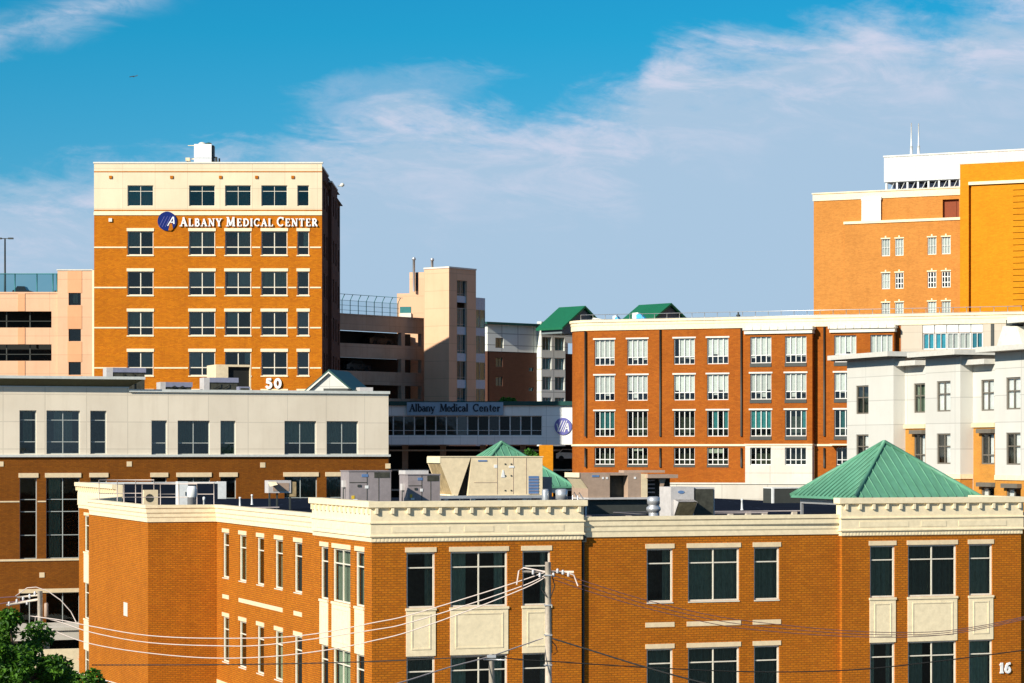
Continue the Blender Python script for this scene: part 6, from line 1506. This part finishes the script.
for k, dy in enumerate((0, 4, 8)):
    wire([(552, 571 + dy), (590, 583 + dy * 1.1), (640, 598.5 + dy), (700, 613 + dy), (752, 621.5 + dy), (850, 631 + dy * .7), (930, 632 + dy * .5), (985, 625 + dy * .4), (1040, 613 + dy * .3)], (YP, YP + 4), 'wire_brown', .014, ['top', 'middle', 'bottom'][k] + ' of the three thin purple brown wires right of the tall pole')
wire([(60, 668), (92, 677), (120, 684.5), (150, 695)], (YP + 2, YP), 'wire_pale', .024, 'short pale wire at the bottom behind the tree')

# ================================================================== trees
def tree(name, label, base, crown, mt, nleaf, size, trunk_r, seed, group=None, lobes=None):
    rg = random.Random(seed); bx, by, bz = base; t = thing(name, label, 'tree', base, group)
    cx, cy, cz, rx, rz = crown
    m = MB(); top = (cx, cy, cz)
    m.tube([(bx, by, bz), ((bx + cx) / 2 + .1, (by + cy) / 2, (bz + cz) / 2), (cx, cy, cz - rz * .2)], trunk_r, 8, 0, True, trunk_r * .5)
    L_ = []
    for i in range(lobes or 26):
        a = rg.random() * 6.283; e = rg.uniform(-.7, 1); r_ = rg.uniform(.3, 1.0); h = math.sqrt(max(0, 1 - e * e))
        q = (cx + math.cos(a) * h * rx * r_, cy + math.sin(a) * h * rx * r_, cz + e * rz * r_); L_.append((q, rg.uniform(.16, .36) * rx))
        m.tube([(cx, cy, cz - rz * .35), tuple((q[j] + (cx, cy, cz - rz * .2)[j]) / 2 + rg.uniform(-.1, .1) for j in range(3)), q], trunk_r * .35, 5, 0, True, trunk_r * .08)
    m.build('trunk', 'bark', t)
    m = MB()
    for i in range(nleaf):
        q, r_ = L_[rg.randrange(len(L_))]
        v = Vector((rg.gauss(0, 1), rg.gauss(0, 1), rg.gauss(0, 1))); v.normalize(); v *= r_ * rg.random() ** .33
        p = Vector(q) + Vector((v.x, v.y, v.z * .8)); s = size * rg.uniform(.6, 1.3)
        d = Vector((rg.gauss(0, 1), rg.gauss(0, 1), rg.gauss(0, .7))).normalized(); c = d.cross(Vector((rg.gauss(0, 1), rg.gauss(0, 1), rg.gauss(0, 1)))).normalized()
        n_ = d.cross(c) * s * .12
        m.poly([p - d * s, p + c * s * .42 + n_, p + d * s, p - c * s * .42 + n_])
    m.build('crown', mt, t)
    return t
tree('leafy_tree', 'bright green broadleaf tree top at the lower left corner', (-13.8, 72, GZ), (-14.25, 72, -6.35, 1.5, 1.6), 'leaf', 12500, .092, .2, 5, 'street trees at lower left')
tree('leafy_tree', 'lower bushier green tree right of the taller one at lower left', (-13.2, 76, GZ), (-13.75, 76, -7.7, 1.3, 1.3), 'leaf', 7500, .092, .18, 8, 'street trees at lower left')
tree('garden_tree', 'small bright green tree top showing above the white link', at(508, HZ, 316)[:2] + (GZ,), (at(508, 0, 316)[0], 316, at(0, 401.5, 316)[2], 1.3, 1.0), 'leaf_far', 1800, .2, .25, 9)
tree('garden_tree', 'dark green tree standing in the shade under the white link', at(533, HZ, 278)[:2] + (GZ,), (at(533, 0, 278)[0], 278, at(0, 462, 278)[2], 1.5, 1.4), 'leaf_far', 1500, .2, .25, 12)

# ================================================================== distant aeroplane
def plane(px, py, Y):
    x, y, z = at(px, py, Y); t = thing('airplane', 'tiny dark aeroplane high in the blue sky at upper left', 'airplane', (x, y, z))
    m = MB(); m.tube([(x - 14, y, z - 1.5), (x - 12, y, z - 1), (x + 10, y, z + 2), (x + 14, y, z + 2.6)], 1.8, 8, 0, True, .9); m.build('fuselage', 'steel_dark', t)
    m = MB(); m.hexa([(x - 3, y - 14, z - .5), (x + 2, y - 14, z), (x + 2, y + 14, z), (x - 3, y + 14, z - .5), (x - 2, y - 14, z), (x + 1, y - 14, z + .5), (x + 1, y + 14, z + .5), (x - 2, y + 14, z)]); m.build('wing', 'steel_dark', t)
    m = MB(); m.hexa([(x + 10, y - .3, z + 2), (x + 14, y - .3, z + 2.6), (x + 14, y + .3, z + 2.6), (x + 10, y + .3, z + 2), (x + 13, y - .3, z + 6), (x + 15, y - .3, z + 6), (x + 15, y + .3, z + 6), (x + 13, y + .3, z + 6)]); m.build('tail_fin', 'steel_dark', t)
plane(133.5, 76.5, 9000)
for o in bpy.data.objects:
    if '_org' in o: del o['_org']
